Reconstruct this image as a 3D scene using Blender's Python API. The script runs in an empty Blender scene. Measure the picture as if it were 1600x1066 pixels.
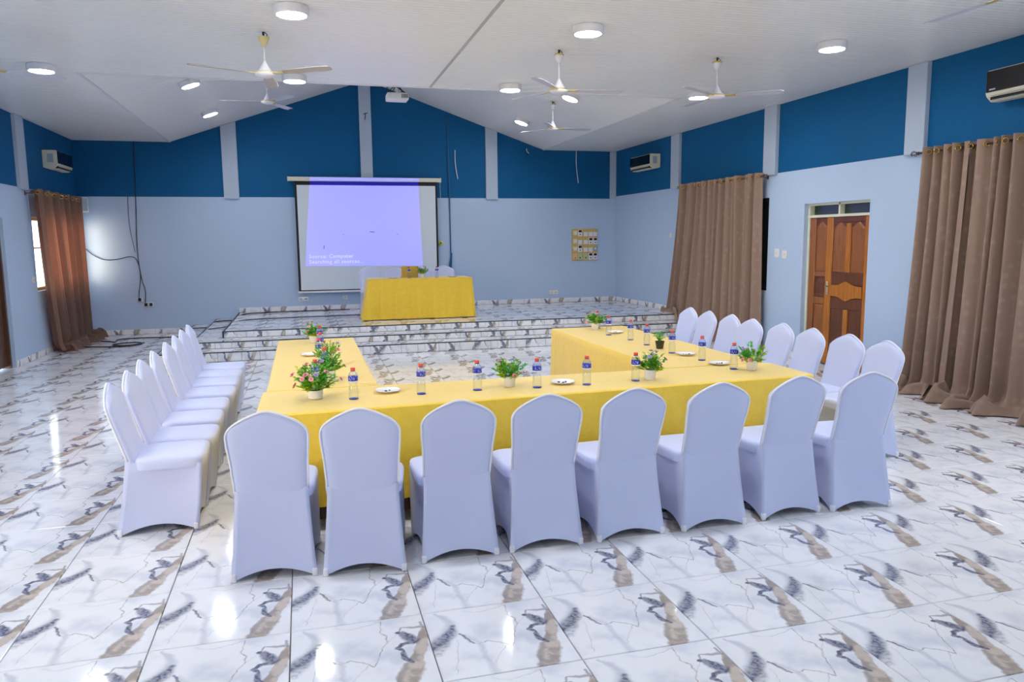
import bpy, bmesh, math, random
from mathutils import Vector, Matrix
R = math.radians
PI = math.pi
sc = bpy.context.scene
C = sc.collection

# ------------------------------------------------------------------ camera
F_PX = 1193.9
CAM_H = 1.77
YAW, PITCH, ROLL = R(15.177), R(-7.564), R(-0.582)
fw = Vector((math.sin(YAW) * math.cos(PITCH), math.cos(YAW) * math.cos(PITCH), math.sin(PITCH)))
r0 = Vector((math.cos(YAW), -math.sin(YAW), 0))
u0 = r0.cross(fw)
rt = math.cos(ROLL) * r0 + math.sin(ROLL) * u0
up = -math.sin(ROLL) * r0 + math.cos(ROLL) * u0
cam = bpy.data.cameras.new('camera')
cam.sensor_width = 36.0
cam.lens = F_PX / 1600 * 36
cam.clip_start = 0.05
cam.clip_end = 200
camo = bpy.data.objects.new('camera', cam)
C.objects.link(camo)
m = Matrix.Identity(4)
for i in range(3):
    m[i][0], m[i][1], m[i][2] = rt[i], up[i], -fw[i]
m[2][3] = CAM_H
camo.matrix_world = m
sc.camera = camo

def px(p):
    d = Vector(p) - Vector((0, 0, CAM_H))
    z = d.dot(fw)
    if z < 0.05:
        return None
    return (800 + F_PX * d.dot(rt) / z, 533 - F_PX * d.dot(up) / z)

# ------------------------------------------------------------------ world, sun, exposure
w = bpy.data.worlds.new('sky')
sc.world = w
w.use_nodes = True
bg = w.node_tree.nodes['Background']
bg.inputs[0].default_value = (0.92, 0.96, 1.0, 1)
bg.inputs[1].default_value = 3.0
sun = bpy.data.lights.new('sun', 'SUN')
sun.energy = 4.5
sun.angle = R(42)
sun.color = (1.0, 0.76, 0.46)
suno = bpy.data.objects.new('sun', sun)
C.objects.link(suno)
suno.rotation_euler = Vector((-0.70, -0.70, 0.02)).to_track_quat('Z', 'Y').to_euler()
LAMP_STRENGTH = 135.0
LAMP_COLOR = (0.93, 0.95, 1.0)
sc.view_settings.view_transform = 'Standard'
sc.view_settings.look = 'None'
sc.view_settings.exposure = 0.28
sc.view_settings.gamma = 1.0
sc.view_settings.use_curve_mapping = False
try:
    sc.cycles.use_denoising = True
    sc.cycles.sample_clamp_indirect = 6.0
    sc.cycles.max_bounces = 6
    sc.cycles.glossy_bounces = 3
    sc.cycles.use_adaptive_sampling = True
    sc.cycles.adaptive_threshold = 0.08
    sc.cycles.adaptive_min_samples = 16
    sc.cycles.diffuse_bounces = 4
    sc.cycles.transparent_max_bounces = 16
except Exception:
    pass

# ------------------------------------------------------------------ room numbers (metres)
XL, XR = -4.07, 6.87            # side walls
YB, YF = 16.30, -3.5            # stage end wall, wall behind the camera
XC = 1.40
ZC = 3.70                       # flat ceiling
YE = 10.0                       # where the flat ceiling ends and the vault starts
KL, KR = -2.38, 5.18            # feet of the vault
SLOPE = 0.348
ZR = ZC + SLOPE * (XC - KL)
ZBL = {'left': 2.63, 'back': 2.66, 'right': 2.71}
STEP = [(-2.15, 12.05, 0.145), (-1.72, 12.45, 0.25), (-1.29, 12.93, 0.36)]
ZS = 0.36

# ------------------------------------------------------------------ helpers
def tag(o, label=None, cat=None, group=None, kind=None):
    if label: o['label'] = label
    if cat: o['category'] = cat
    if group: o['group'] = group
    if kind: o['kind'] = kind
    return o

def thing(name, label, cat, loc=(0, 0, 0), rotz=0, group=None):
    o = bpy.data.objects.new(name, None)
    o.empty_display_size = 0.1
    C.objects.link(o)
    o.location = loc
    o.rotation_euler = (0, 0, rotz)
    return tag(o, label, cat, group)

class MB:
    def __init__(s):
        s.v = []; s.f = []; s.uv = {}; s.mi = []
    def add(s, vs, fs, mi=0):
        b = len(s.v)
        s.v.extend([tuple(p) for p in vs])
        for f in fs:
            s.f.append([b + i for i in f]); s.mi.append(mi)
        return s
    def box(s, x0, x1, y0, y1, z0, z1, mi=0, M=None):
        vs = [(x0, y0, z0), (x1, y0, z0), (x1, y1, z0), (x0, y1, z0), (x0, y0, z1), (x1, y0, z1), (x1, y1, z1), (x0, y1, z1)]
        if M is not None: vs = [M @ Vector(p) for p in vs]
        return s.add(vs, [(0, 3, 2, 1), (4, 5, 6, 7), (0, 1, 5, 4), (1, 2, 6, 5), (2, 3, 7, 6), (3, 0, 4, 7)], mi)
    def bevbox(s, x0, x1, y0, y1, z0, z1, b=0.01, seg=2, mi=0, M=None):
        bm = bmesh.new()
        bmesh.ops.create_cube(bm, size=1)
        for v in bm.verts:
            v.co = ((x0 + x1) / 2 + v.co.x * (x1 - x0), (y0 + y1) / 2 + v.co.y * (y1 - y0), (z0 + z1) / 2 + v.co.z * (z1 - z0))
        bmesh.ops.bevel(bm, geom=bm.edges[:], offset=b, segments=seg, profile=0.5, affect='EDGES')
        bm.verts.ensure_lookup_table()
        vs = [M @ v.co if M is not None else v.co.copy() for v in bm.verts]
        fs = [[v.index for v in f.verts] for f in bm.faces]
        bm.free()
        return s.add(vs, fs, mi)
    def lathe(s, prof, n=20, c=(0, 0, 0), M=None, mi=0, closed=False):
        vs = []
        for r, z in prof:
            for k in range(n):
                a = 2 * PI * k / n
                vs.append(Vector((c[0] + r * math.cos(a), c[1] + r * math.sin(a), c[2] + z)))
        if M is not None: vs = [M @ p for p in vs]
        fs = []
        for i in range(len(prof) - 1):
            for k in range(n):
                k2 = (k + 1) % n
                fs.append((i * n + k, i * n + k2, (i + 1) * n + k2, (i + 1) * n + k))
        if prof[0][0] > 1e-5: fs.append(tuple(reversed(range(n))))
        if prof[-1][0] > 1e-5: fs.append(tuple(range((len(prof) - 1) * n, len(prof) * n)))
        return s.add(vs, fs, mi)
    def tube(s, pts, r, n=8, mi=0):
        pts = [Vector(p) for p in pts]
        vs = []; fs = []
        prev = None
        for i, p in enumerate(pts):
            a = pts[max(i - 1, 0)]; b = pts[min(i + 1, len(pts) - 1)]
            t = (b - a).normalized()
            if prev is None:
                ref = Vector((0, 0, 1)) if abs(t.z) < 0.9 else Vector((1, 0, 0))
                nx = t.cross(ref).normalized()
            else:
                nx = (prev - t * prev.dot(t)).normalized()
            prev = nx
            ny = t.cross(nx)
            rr = r[i] if isinstance(r, (list, tuple)) else r
            for k in range(n):
                an = 2 * PI * k / n
                vs.append(p + nx * (rr * math.cos(an)) + ny * (rr * math.sin(an)))
        for i in range(len(pts) - 1):
            for k in range(n):
                k2 = (k + 1) % n
                fs.append((i * n + k, i * n + k2, (i + 1) * n + k2, (i + 1) * n + k))
        fs.append(tuple(reversed(range(n)))); fs.append(tuple(range((len(pts) - 1) * n, len(pts) * n)))
        return s.add(vs, fs, mi)
    def grid(s, fn, nu, nv, mi=0, closeu=False):
        vs = [fn(i / nu, j / nv) for j in range(nv + 1) for i in range(nu + (0 if closeu else 1))]
        w_ = nu if closeu else nu + 1
        fs = []
        for j in range(nv):
            for i in range(nu):
                i2 = (i + 1) % w_ if closeu else i + 1
                fs.append((j * w_ + i, j * w_ + i2, (j + 1) * w_ + i2, (j + 1) * w_ + i))
        return s.add(vs, fs, mi)
    def poly(s, outline, axis, a0, a1, mi=0):
        """prism: outline is 2D list, extruded along axis ('x','y','z') from a0 to a1"""
        def P(u, v, a):
            return {'x': (a, u, v), 'y': (u, a, v), 'z': (u, v, a)}[axis]
        n = len(outline)
        vs = [P(u, v, a0) for u, v in outline] + [P(u, v, a1) for u, v in outline]
        fs = [tuple(range(n)), tuple(reversed(range(n, 2 * n)))] + [(i, i + n, (i + 1) % n + n, (i + 1) % n) for i in range(n)]
        return s.add(vs, fs, mi)
    def mesh(s, name, mats, smooth=False, uvfn=None):
        me = bpy.data.meshes.new(name)
        me.from_pydata(s.v, [], s.f)
        for mt in (mats if isinstance(mats, (list, tuple)) else [mats]): me.materials.append(mt)
        if any(s.mi): me.polygons.foreach_set('material_index', s.mi)
        if smooth: me.polygons.foreach_set('use_smooth', [True] * len(me.polygons))
        if uvfn:
            uvl = me.uv_layers.new(name='UVMap')
            for p in me.polygons:
                for li in p.loop_indices:
                    uvl.data[li].uv = uvfn(me.vertices[me.loops[li].vertex_index].co)
        bm = bmesh.new(); bm.from_mesh(me)
        bmesh.ops.recalc_face_normals(bm, faces=bm.faces[:])
        bm.to_mesh(me); bm.free()
        if smooth == 'auto':
            try: me.set_sharp_from_angle(angle=R(40))
            except Exception: pass
        me.update()
        return me
    def build(s, name, mats, parent=None, smooth=False, uvfn=None):
        return link(name, s.mesh(name, mats, smooth, uvfn), parent)

def link(name, me, parent=None, loc=None, rot=None):
    o = bpy.data.objects.new(name, me)
    C.objects.link(o)
    if parent is not None: o.parent = parent
    if loc is not None: o.location = loc
    if rot is not None: o.rotation_euler = rot
    return o

def copy_tree(o, parent=None):
    c = o.copy()
    C.objects.link(c)
    c.parent = parent
    for ch in o.children: copy_tree(ch, c)
    return c

def chaikin(pts, it=2):
    pts = [Vector(p) for p in pts]
    for _ in range(it):
        q = [pts[0]]
        for a, b in zip(pts, pts[1:]):
            q += [a * 0.75 + b * 0.25, a * 0.25 + b * 0.75]
        q.append(pts[-1]); pts = q
    return pts

ORD = ['first', 'second', 'third', 'fourth', 'fifth', 'sixth', 'seventh', 'eighth', 'ninth', 'tenth']

# ------------------------------------------------------------------ materials
def srgb(r, g, b):
    f = lambda c: (c / 255 / 12.92) if c / 255 <= 0.04045 else ((c / 255 + 0.055) / 1.055) ** 2.4
    return (f(r), f(g), f(b), 1)

def mat(name, col, rough=0.5, metal=0.0, spec=0.5, emit=None, estr=0, bump=None, var=None, sheen=0, transl=None, trans=0, coat=0):
    """bump=(scale,strength,dist[,detail]); var=(scale,amount) soft colour unevenness of the paint or cloth"""
    M = bpy.data.materials.new(name)
    M.use_nodes = True
    nt = M.node_tree; N = nt.nodes; L = nt.links
    b = N['Principled BSDF']
    b.inputs['Base Color'].default_value = col
    b.inputs['Roughness'].default_value = rough
    b.inputs['Metallic'].default_value = metal
    b.inputs['Specular IOR Level'].default_value = spec
    if sheen: b.inputs['Sheen Weight'].default_value = sheen
    if coat: b.inputs['Coat Weight'].default_value = coat
    if trans: b.inputs['Transmission Weight'].default_value = trans
    if emit:
        b.inputs['Emission Color'].default_value = emit
        b.inputs['Emission Strength'].default_value = estr
    tc = N.new('ShaderNodeTexCoord')
    if var:
        n = N.new('ShaderNodeTexNoise'); n.inputs['Scale'].default_value = var[0]; n.inputs['Detail'].default_value = 5
        L.new(tc.outputs['Object'], n.inputs['Vector'])
        mx = N.new('ShaderNodeMix'); mx.data_type = 'RGBA'
        a = var[1]
        mx.inputs[6].default_value = tuple(c * (1 - a) for c in col[:3]) + (1,)
        mx.inputs[7].default_value = tuple(min(1, c * (1 + a)) for c in col[:3]) + (1,)
        L.new(n.outputs['Fac'], mx.inputs[0]); L.new(mx.outputs[2], b.inputs['Base Color'])
    if bump:
        n = N.new('ShaderNodeTexNoise'); n.inputs['Scale'].default_value = bump[0]
        n.inputs['Detail'].default_value = bump[3] if len(bump) > 3 else 3
        L.new(tc.outputs['Object'], n.inputs['Vector'])
        bp = N.new('ShaderNodeBump'); bp.inputs['Strength'].default_value = bump[1]; bp.inputs['Distance'].default_value = bump[2]
        L.new(n.outputs['Fac'], bp.inputs['Height']); L.new(bp.outputs[0], b.inputs['Normal'])
    if transl:
        t = N.new('ShaderNodeBsdfTranslucent'); t.inputs[0].default_value = transl[1]
        ms = N.new('ShaderNodeMixShader'); ms.inputs[0].default_value = transl[0]
        L.new(b.outputs[0], ms.inputs[1]); L.new(t.outputs[0], ms.inputs[2])
        L.new(ms.outputs[0], N['Material Output'].inputs[0])
    return M

def marble_material(name, coords='UV'):
    """the printed marble pattern of one floor tile: every tile carries the same print"""
    M = bpy.data.materials.new(name); M.use_nodes = True
    nt = M.node_tree; N = nt.nodes; L = nt.links
    b = N['Principled BSDF']
    b.inputs['Roughness'].default_value = 0.085
    b.inputs['Specular IOR Level'].default_value = 0.42
    tc = N.new('ShaderNodeTexCoord')
    uv = tc.outputs['UV']
    def noise(scale, detail=4, vec=uv, dist=0.0):
        n = N.new('ShaderNodeTexNoise'); n.noise_dimensions = '2D'
        n.inputs['Scale'].default_value = scale; n.inputs['Detail'].default_value = detail
        n.inputs['Distortion'].default_value = dist
        L.new(vec, n.inputs['Vector']); return n
    def warp(vec, scale, amt):
        n = noise(scale, 2, vec)
        s_ = N.new('ShaderNodeVectorMath'); s_.operation = 'SUBTRACT'; s_.inputs[1].default_value = (0.5, 0.5, 0.5)
        L.new(n.outputs['Color'], s_.inputs[0])
        k = N.new('ShaderNodeVectorMath'); k.operation = 'MULTIPLY'; k.inputs[1].default_value = (amt, amt, 0)
        L.new(s_.outputs[0], k.inputs[0])
        a = N.new('ShaderNodeVectorMath'); a.operation = 'ADD'
        L.new(vec, a.inputs[0]); L.new(k.outputs[0], a.inputs[1]); return a.outputs[0]
    wuv = wbig = warp(warp(uv, 6, 0.05), 20, 0.022)
    def mth(op, a, c=None, d=None, clamp=False):
        n = N.new('ShaderNodeMath'); n.operation = op; n.use_clamp = clamp
        for i, x in enumerate((a, c, d)):
            if x is None: continue
            if isinstance(x, (int, float)): n.inputs[i].default_value = x
            else: L.new(x, n.inputs[i])
        return n.outputs[0]
    def capsules(pts, vec):
        """polyline of (u,v,radius) -> 1 on the axis falling to 0 at the radius"""
        acc = None
        for (ax, ay, ra), (bx, by, rb) in zip(pts, pts[1:]):
            ay /= 0.945; by /= 0.945
            dx, dy = bx - ax, by - ay
            l2 = dx * dx + dy * dy + 1e-9
            s_ = N.new('ShaderNodeVectorMath'); s_.operation = 'SUBTRACT'; s_.inputs[1].default_value = (ax, ay, 0); L.new(vec, s_.inputs[0])
            dt = N.new('ShaderNodeVectorMath'); dt.operation = 'DOT_PRODUCT'; dt.inputs[1].default_value = (dx / l2, dy / l2, 0); L.new(s_.outputs[0], dt.inputs[0])
            t = mth('ADD', dt.outputs['Value'], 0.0, clamp=True)
            pj = N.new('ShaderNodeVectorMath'); pj.operation = 'SCALE'; pj.inputs[0].default_value = (dx, dy, 0); L.new(t, pj.inputs['Scale'])
            ds = N.new('ShaderNodeVectorMath'); ds.operation = 'DISTANCE'; L.new(s_.outputs[0], ds.inputs[0]); L.new(pj.outputs[0], ds.inputs[1])
            rr = mth('MULTIPLY_ADD', t, rb - ra, ra)
            q = mth('DIVIDE', ds.outputs['Value'], rr)
            acc = q if acc is None else mth('MINIMUM', acc, q)
        return mth('SUBTRACT', 1.0, acc, clamp=True)
    def ramp(x, a, c):
        n = N.new('ShaderNodeMapRange'); n.interpolation_type = 'SMOOTHSTEP'
        n.inputs['From Min'].default_value = a; n.inputs['From Max'].default_value = c
        L.new(x, n.inputs['Value']); return n.outputs[0]
    def mix(fac, a, c):
        n = N.new('ShaderNodeMix'); n.data_type = 'RGBA'
        for i, x in ((0, fac), (6, a), (7, c)):
            if isinstance(x, tuple): n.inputs[i].default_value = x
            elif isinstance(x, (int, float)): n.inputs[i].default_value = x
            else: L.new(x, n.inputs[i])
        return n.outputs[2]
    white = srgb(243, 244, 248); cloud = srgb(214, 218, 230)
    col = mix(mth('MULTIPLY', ramp(noise(3.2, 3).outputs['Fac'], 0.45, 0.75), 0.75), white, cloud)
    # thin veins
    thin = [
        [(0.248, .539, .0113), (0.269, .464, .0129), (0.296, .408, .0129), (0.337, .386, .0097)],
        [(0.344, .403, .0081), (0.411, .422, .0097), (0.492, .379, .0108), (0.538, .346, .0081), (0.566, .30, .0113), (0.617, .41, .0113), (0.643, .523, .0097), (0.69, .603, .0129), (0.687, .679, .0113), (0.661, .763, .0097), (0.662, .90, .0097)],
        [(0.538, .346, .0081), (0.473, .225, .0081), (0.398, .121, .0097)],
        [(0.69, .603, .0081), (0.753, .659, .0081), (0.79, .711, .0097)],
        [(0.20, .493, .0064), (0.169, .332, .0081), (0.113, .067, .0064)],
        [(0.331, .894, .0064), (0.422, .855, .0081), (0.557, .872, .0064), (0.67, .907, .0064)],
    ]
    brk = ramp(noise(11, 2, uv).outputs['Fac'], 0.30, 0.62)
    for grp, k_ in ((thin[:2], .72), (thin[2:], .40)):
        acc = None
        for p in grp:
            q = capsules(p, wuv); acc = q if acc is None else mth('MAXIMUM', acc, q)
        col = mix(mth('MULTIPLY', ramp(acc, 0.0, 1.0), mth('MULTIPLY_ADD', brk, -.55 * k_, k_)), col, srgb(136, 124, 128))
    # broad pale band fanning from the first vein
    col = mix(mth('MULTIPLY', ramp(capsules([(.27, .53, .05), (.345, .40, .035), (.362, .2, .04), (.375, .0, .06)], wbig), 0.0, 1.0), 0.42), col, srgb(182, 186, 200))
    col = mix(mth('MULTIPLY', ramp(capsules([(.225, .57, .014), (.255, .53, .016), (.30, .41, .010)], wuv), 0.1, 0.8), 0.75), col, srgb(104, 106, 136))
    # grey-violet smear on the left edge, feathered and streaked
    n2 = ramp(noise(30, 4, wbig).outputs['Fac'], 0.36, 0.62)
    sm = ramp(capsules([(.11, .91, .02), (.17, .83, .05), (.19, .72, .07), (.14, .57, .10), (.03, .45, .11), (-.06, .36, .10)], wbig), 0.0, 0.9)
    col = mix(mth('MULTIPLY', sm, 0.45), col, srgb(166, 172, 190))
    sm2 = ramp(capsules([(.205, .70, .03), (.16, .59, .075), (.07, .50, .095), (-.03, .42, .085)], wbig), 0.0, 0.9)
    col = mix(mth('MULTIPLY', sm2, mth('MULTIPLY_ADD', n2, -0.38, 0.95)), col, srgb(88, 91, 120))
    sm3 = ramp(capsules([(.13, .52, .03), (.08, .41, .05), (.02, .33, .045)], wbig), 0.0, 1.0)
    col = mix(mth('MULTIPLY', sm3, mth('MULTIPLY_ADD', n2, -0.4, 0.6)), col, srgb(132, 132, 144))
    # tan smear on the right with darker streaks
    st = ramp(noise(9, 5, wbig).outputs['Fac'], 0.38, 0.66)
    tan = mix(st, srgb(204, 190, 178), srgb(160, 146, 136))
    tm = ramp(capsules([(.985, .73, .030), (.955, .60, .048), (.93, .48, .058), (.89, .38, .045), (.85, .26, .080), (.80, .13, .105), (.75, .03, .092), (.73, -.03, .085)], wbig), 0.0, 0.32)
    col = mix(mth('MULTIPLY', tm, 0.9), col, tan)
    tm2 = ramp(capsules([(.79, .27, .03), (.735, .15, .04), (.69, .03, .035)], wbig), 0.0, 0.8)
    col = mix(mth('MULTIPLY', tm2, 0.5), col, srgb(140, 134, 140))
    # dark violet cluster
    dk = capsules([(.775, .715, .026), (.81, .70, .04), (.85, .63, .07), (.875, .57, .07), (.80, .545, .026), (.752, .497, .024), (.79, .462, .020), (.80, .37, .036), (.83, .29, .026)], wbig)
    col = mix(mth('MULTIPLY', ramp(dk, 0.05, 0.6), mth('MULTIPLY_ADD', n2, -0.25, 0.95)), col, srgb(84, 86, 118))
    dk2 = capsules([(.79, .73, .012), (.825, .783, .014), (.90, .765, .026), (.97, .755, .028), (.975, .83, .016)], wbig)
    col = mix(mth('MULTIPLY', ramp(dk2, 0.05, 0.8), 0.65), col, srgb(132, 126, 142))
    L.new(col, b.inputs['Base Color'])
    return M

def cloth_material():
    M = mat('yellow_damask', srgb(246, 203, 44), rough=0.5, spec=0.5, sheen=0.5)
    nt = M.node_tree; N = nt.nodes; L = nt.links; b = N['Principled BSDF']
    tc = N.new('ShaderNodeTexCoord')
    n = N.new('ShaderNodeTexNoise'); n.inputs['Scale'].default_value = 9; n.inputs['Detail'].default_value = 5; n.inputs['Distortion'].default_value = 1.6
    L.new(tc.outputs['Object'], n.inputs['Vector'])
    v = N.new('ShaderNodeTexVoronoi'); v.inputs['Scale'].default_value = 14; v.feature = 'SMOOTH_F1'
    L.new(n.outputs['Color'], v.inputs['Vector'])
    mr = N.new('ShaderNodeMapRange'); mr.interpolation_type = 'SMOOTHSTEP'
    mr.inputs['From Min'].default_value = 0.47; mr.inputs['From Max'].default_value = 0.56
    L.new(n.outputs['Fac'], mr.inputs['Value'])
    mx = N.new('ShaderNodeMix'); mx.data_type = 'RGBA'
    mx.inputs[6].default_value = srgb(247, 206, 48); mx.inputs[7].default_value = srgb(250, 210, 58)
    L.new(mr.outputs[0], mx.inputs[0]); L.new(mx.outputs[2], b.inputs['Base Color'])
    rr = N.new('ShaderNodeMapRange'); rr.inputs['To Min'].default_value = 0.42; rr.inputs['To Max'].default_value = 0.52
    L.new(mr.outputs[0], rr.inputs['Value']); L.new(rr.outputs[0], b.inputs['Roughness'])
    bp = N.new('ShaderNodeBump'); bp.inputs['Strength'].default_value = 0.22; bp.inputs['Distance'].default_value = 0.003
    L.new(mr.outputs[0], bp.inputs['Height']); L.new(bp.outputs[0], b.inputs['Normal'])
    return M

def curtain_material(name, col, col2, transl):
    M = mat(name, col, rough=0.75, sheen=0.2, transl=transl)
    nt = M.node_tree; N = nt.nodes; L = nt.links; b = N['Principled BSDF']
    tc = N.new('ShaderNodeTexCoord')
    v = N.new('ShaderNodeTexVoronoi'); v.inputs['Scale'].default_value = 9; v.inputs['Randomness'].default_value = 0.8
    n = N.new('ShaderNodeTexNoise'); n.inputs['Scale'].default_value = 45; n.inputs['Detail'].default_value = 3
    L.new(tc.outputs['Object'], v.inputs['Vector']); L.new(tc.outputs['Object'], n.inputs['Vector'])
    ad = N.new('ShaderNodeMath'); ad.operation = 'MULTIPLY_ADD'; ad.inputs[1].default_value = 0.25
    L.new(n.outputs['Fac'], ad.inputs[0]); L.new(v.outputs['Distance'], ad.inputs[2])
    mr = N.new('ShaderNodeMapRange'); mr.interpolation_type = 'SMOOTHSTEP'; mr.inputs['From Min'].default_value = 0.2; mr.inputs['From Max'].default_value = 0.5
    L.new(ad.outputs[0], mr.inputs['Value'])
    mx = N.new('ShaderNodeMix'); mx.data_type = 'RGBA'; mx.inputs[6].default_value = col2; mx.inputs[7].default_value = col
    L.new(mr.outputs[0], mx.inputs[0]); L.new(mx.outputs[2], b.inputs['Base Color'])
    return M

def wood_material(name, c1, c2, rough=0.32, axis=(18, 18, 1.2)):
    M = mat(name, c1, rough=rough)
    nt = M.node_tree; N = nt.nodes; L = nt.links; b = N['Principled BSDF']
    tc = N.new('ShaderNodeTexCoord'); mp = N.new('ShaderNodeMapping'); mp.inputs['Scale'].default_value = axis
    L.new(tc.outputs['Object'], mp.inputs['Vector'])
    n = N.new('ShaderNodeTexNoise'); n.inputs['Scale'].default_value = 2.2; n.inputs['Detail'].default_value = 6; n.inputs['Distortion'].default_value = 0.8
    L.new(mp.outputs[0], n.inputs['Vector'])
    mr = N.new('ShaderNodeMapRange'); mr.inputs['From Min'].default_value = 0.3; mr.inputs['From Max'].default_value = 0.7
    L.new(n.outputs['Fac'], mr.inputs['Value'])
    mx = N.new('ShaderNodeMix'); mx.data_type = 'RGBA'; mx.inputs[6].default_value = c1; mx.inputs[7].default_value = c2
    L.new(mr.outputs[0], mx.inputs[0]); L.new(mx.outputs[2], b.inputs['Base Color'])
    return M

def clear_material():
    M = bpy.data.materials.new('clear_plastic'); M.use_nodes = True
    nt = M.node_tree; N = nt.nodes; L = nt.links
    N.remove(N['Principled BSDF'])
    t = N.new('ShaderNodeBsdfTransparent'); t.inputs[0].default_value = (0.93, 0.95, 0.97, 1)
    g = N.new('ShaderNodeBsdfGlossy'); g.inputs['Roughness'].default_value = 0.08
    lw = N.new('ShaderNodeLayerWeight'); lw.inputs[0].default_value = 0.35
    ms = N.new('ShaderNodeMixShader')
    mm = N.new('ShaderNodeMath'); mm.operation = 'MULTIPLY'; mm.inputs[1].default_value = 0.55
    L.new(lw.outputs['Facing'], mm.inputs[0]); L.new(mm.outputs[0], ms.inputs[0])
    L.new(t.outputs[0], ms.inputs[1]); L.new(g.outputs[0], ms.inputs[2])
    L.new(ms.outputs[0], N['Material Output'].inputs[0])
    return M

MT = {}
MT['marble'] = marble_material('marble_print')
MT['grout'] = mat('grout', srgb(120, 108, 96), 0.9)
MT['wall'] = mat('pale_blue_paint', srgb(186, 207, 234), 0.6, spec=0.3, var=(0.7, 0.05), bump=(60, 0.08, 0.002))
MT['blue'] = mat('deep_blue_paint', srgb(4, 92, 144), 0.65, spec=0.25, var=(0.6, 0.10), bump=(50, 0.06, 0.002))
MT['pilaster'] = mat('grey_white_paint', srgb(184, 198, 216), 0.6, spec=0.3, var=(3, 0.04))
MT['plank'] = mat('white_plastic_board', srgb(240, 240, 238), 0.30, spec=0.45, bump=(7, 0.05, 0.003))
MT['plank_edge'] = mat('white_trim', srgb(225, 226, 228), 0.4)
MT['seam'] = mat('grey_joint_strip', srgb(176, 178, 182), 0.6, var=(30, 0.25))
MT['roofvoid'] = mat('ceiling_backing', srgb(150, 150, 150), 0.9)
MT['nosing'] = mat('dark_green_step_edge', srgb(38, 62, 62), 0.35)
MT['spandex'] = mat('white_spandex', srgb(207, 216, 250), 0.42, spec=0.35, sheen=0.15)
MT['pocket'] = mat('white_foot_pocket', srgb(240, 241, 250), 0.4)
MT['yellow'] = cloth_material()
MT['table'] = wood_material('dark_table_wood', srgb(84, 50, 34), srgb(60, 34, 24))
MT['curtain'] = curtain_material('taupe_curtain', srgb(152, 125, 108), srgb(164, 138, 120), (0.05, srgb(150, 120, 95)))
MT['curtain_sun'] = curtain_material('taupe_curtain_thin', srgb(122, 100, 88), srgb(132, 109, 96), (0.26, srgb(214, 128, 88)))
MT['brass'] = mat('brass', srgb(205, 170, 95), 0.25, metal=1)
MT['chrome'] = mat('chrome', srgb(210, 212, 216), 0.15, metal=1)
MT['rod'] = mat('bronze_rod', srgb(110, 84, 74), 0.35, metal=0.8)
MT['white'] = mat('white_plastic', srgb(232, 233, 238), 0.35)
MT['cream'] = mat('cream_plastic', srgb(226, 222, 200), 0.4)
MT['black'] = mat('black_gloss', srgb(14, 14, 18), 0.12)
MT['rubber'] = mat('black_cable', srgb(30, 34, 44), 0.5)
MT['dark'] = mat('dark_slot', srgb(24, 24, 26), 0.7)
MT['fan'] = mat('fan_white', srgb(228, 228, 236), 0.3)
MT['blade'] = mat('fan_blade_lilac_white', srgb(196, 196, 210), 0.35)
MT['blade_aged'] = mat('fan_blade_dusty', srgb(180, 172, 164), 0.45)
MT['fan_gold'] = mat('fan_gold_trim', srgb(214, 188, 100), 0.3, metal=0.5)
MT['fan_cream'] = mat('fan_aged_cream', srgb(222, 208, 150), 0.4)
MT['lamp'] = mat('lamp_glow', (1, 1, 1, 1), 0.5, emit=LAMP_COLOR + (1,), estr=LAMP_STRENGTH)
MT['frame'] = mat('cream_frame_paint', srgb(222, 222, 200), 0.45)
MT['wood_o'] = wood_material('orange_wood', srgb(192, 122, 36), srgb(160, 92, 26))
MT['wood_m'] = wood_material('brown_wood', srgb(158, 98, 46), srgb(134, 78, 36))
MT['wood_d'] = wood_material('red_brown_wood', srgb(112, 62, 36), srgb(88, 46, 28))
MT['wood_left'] = wood_material('dull_brown_wood', srgb(104, 70, 52), srgb(80, 52, 40))
MT['pane_dark'] = mat('dark_window_glass', srgb(52, 66, 64), 0.08)
MT['ply'] = wood_material('pale_board', srgb(222, 190, 110), srgb(205, 170, 90), axis=(2, 2, 14))
MT['screen'] = mat('screen_fabric', srgb(222, 232, 238), 0.7)
MT['projimg'] = mat('projection_glow', srgb(214, 216, 240), 0.7, emit=(0.10, 0.10, 0.62, 1), estr=0.75)  # projector's light painted as emission on the surface
MT['projtext'] = mat('text_glow', srgb(240, 240, 250), 0.7, emit=(0.35, 0.40, 0.75, 1), estr=0.7)
MT['projdark'] = mat('border_glow', srgb(20, 20, 60), 0.7, emit=(0.005, 0.005, 0.32, 1), estr=0.7)  # projector spill painted into the border colour
MT['clear'] = clear_material()
MT['label'] = mat('blue_label', srgb(22, 44, 178), 0.35)
MT['cap'] = mat('red_orange_cap', srgb(232, 84, 48), 0.35)
MT['pot'] = mat('white_pot', srgb(238, 238, 244), 0.25)
MT['pot_black'] = mat('black_pot', srgb(40, 38, 34), 0.5)
MT['soil'] = mat('dark_soil', srgb(50, 44, 32), 0.9)
MT['leaf'] = mat('green_leaves', srgb(112, 182, 56), 0.45, var=(40, 0.45), transl=(0.25, srgb(120, 190, 40)))
MT['leaf2'] = mat('lime_leaves', srgb(190, 216, 44), 0.45, var=(40, 0.3), transl=(0.25, srgb(180, 220, 40)))
MT['leaf3'] = mat('fresh_green_leaves', srgb(64, 176, 50), 0.45, var=(40, 0.3), transl=(0.25, srgb(100, 210, 50)))
MT['pink'] = mat('pink_petals', srgb(244, 164, 176), 0.6)
MT['lilac'] = mat('lilac_petals', srgb(176, 160, 205), 0.6)
MT['rosec'] = mat('rose_heart', srgb(214, 84, 110), 0.6)
MT['china'] = mat('white_china', srgb(244, 244, 246), 0.15)
MT['sweet'] = mat('wrapped_sweet', srgb(84, 90, 140), 0.3)
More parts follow.
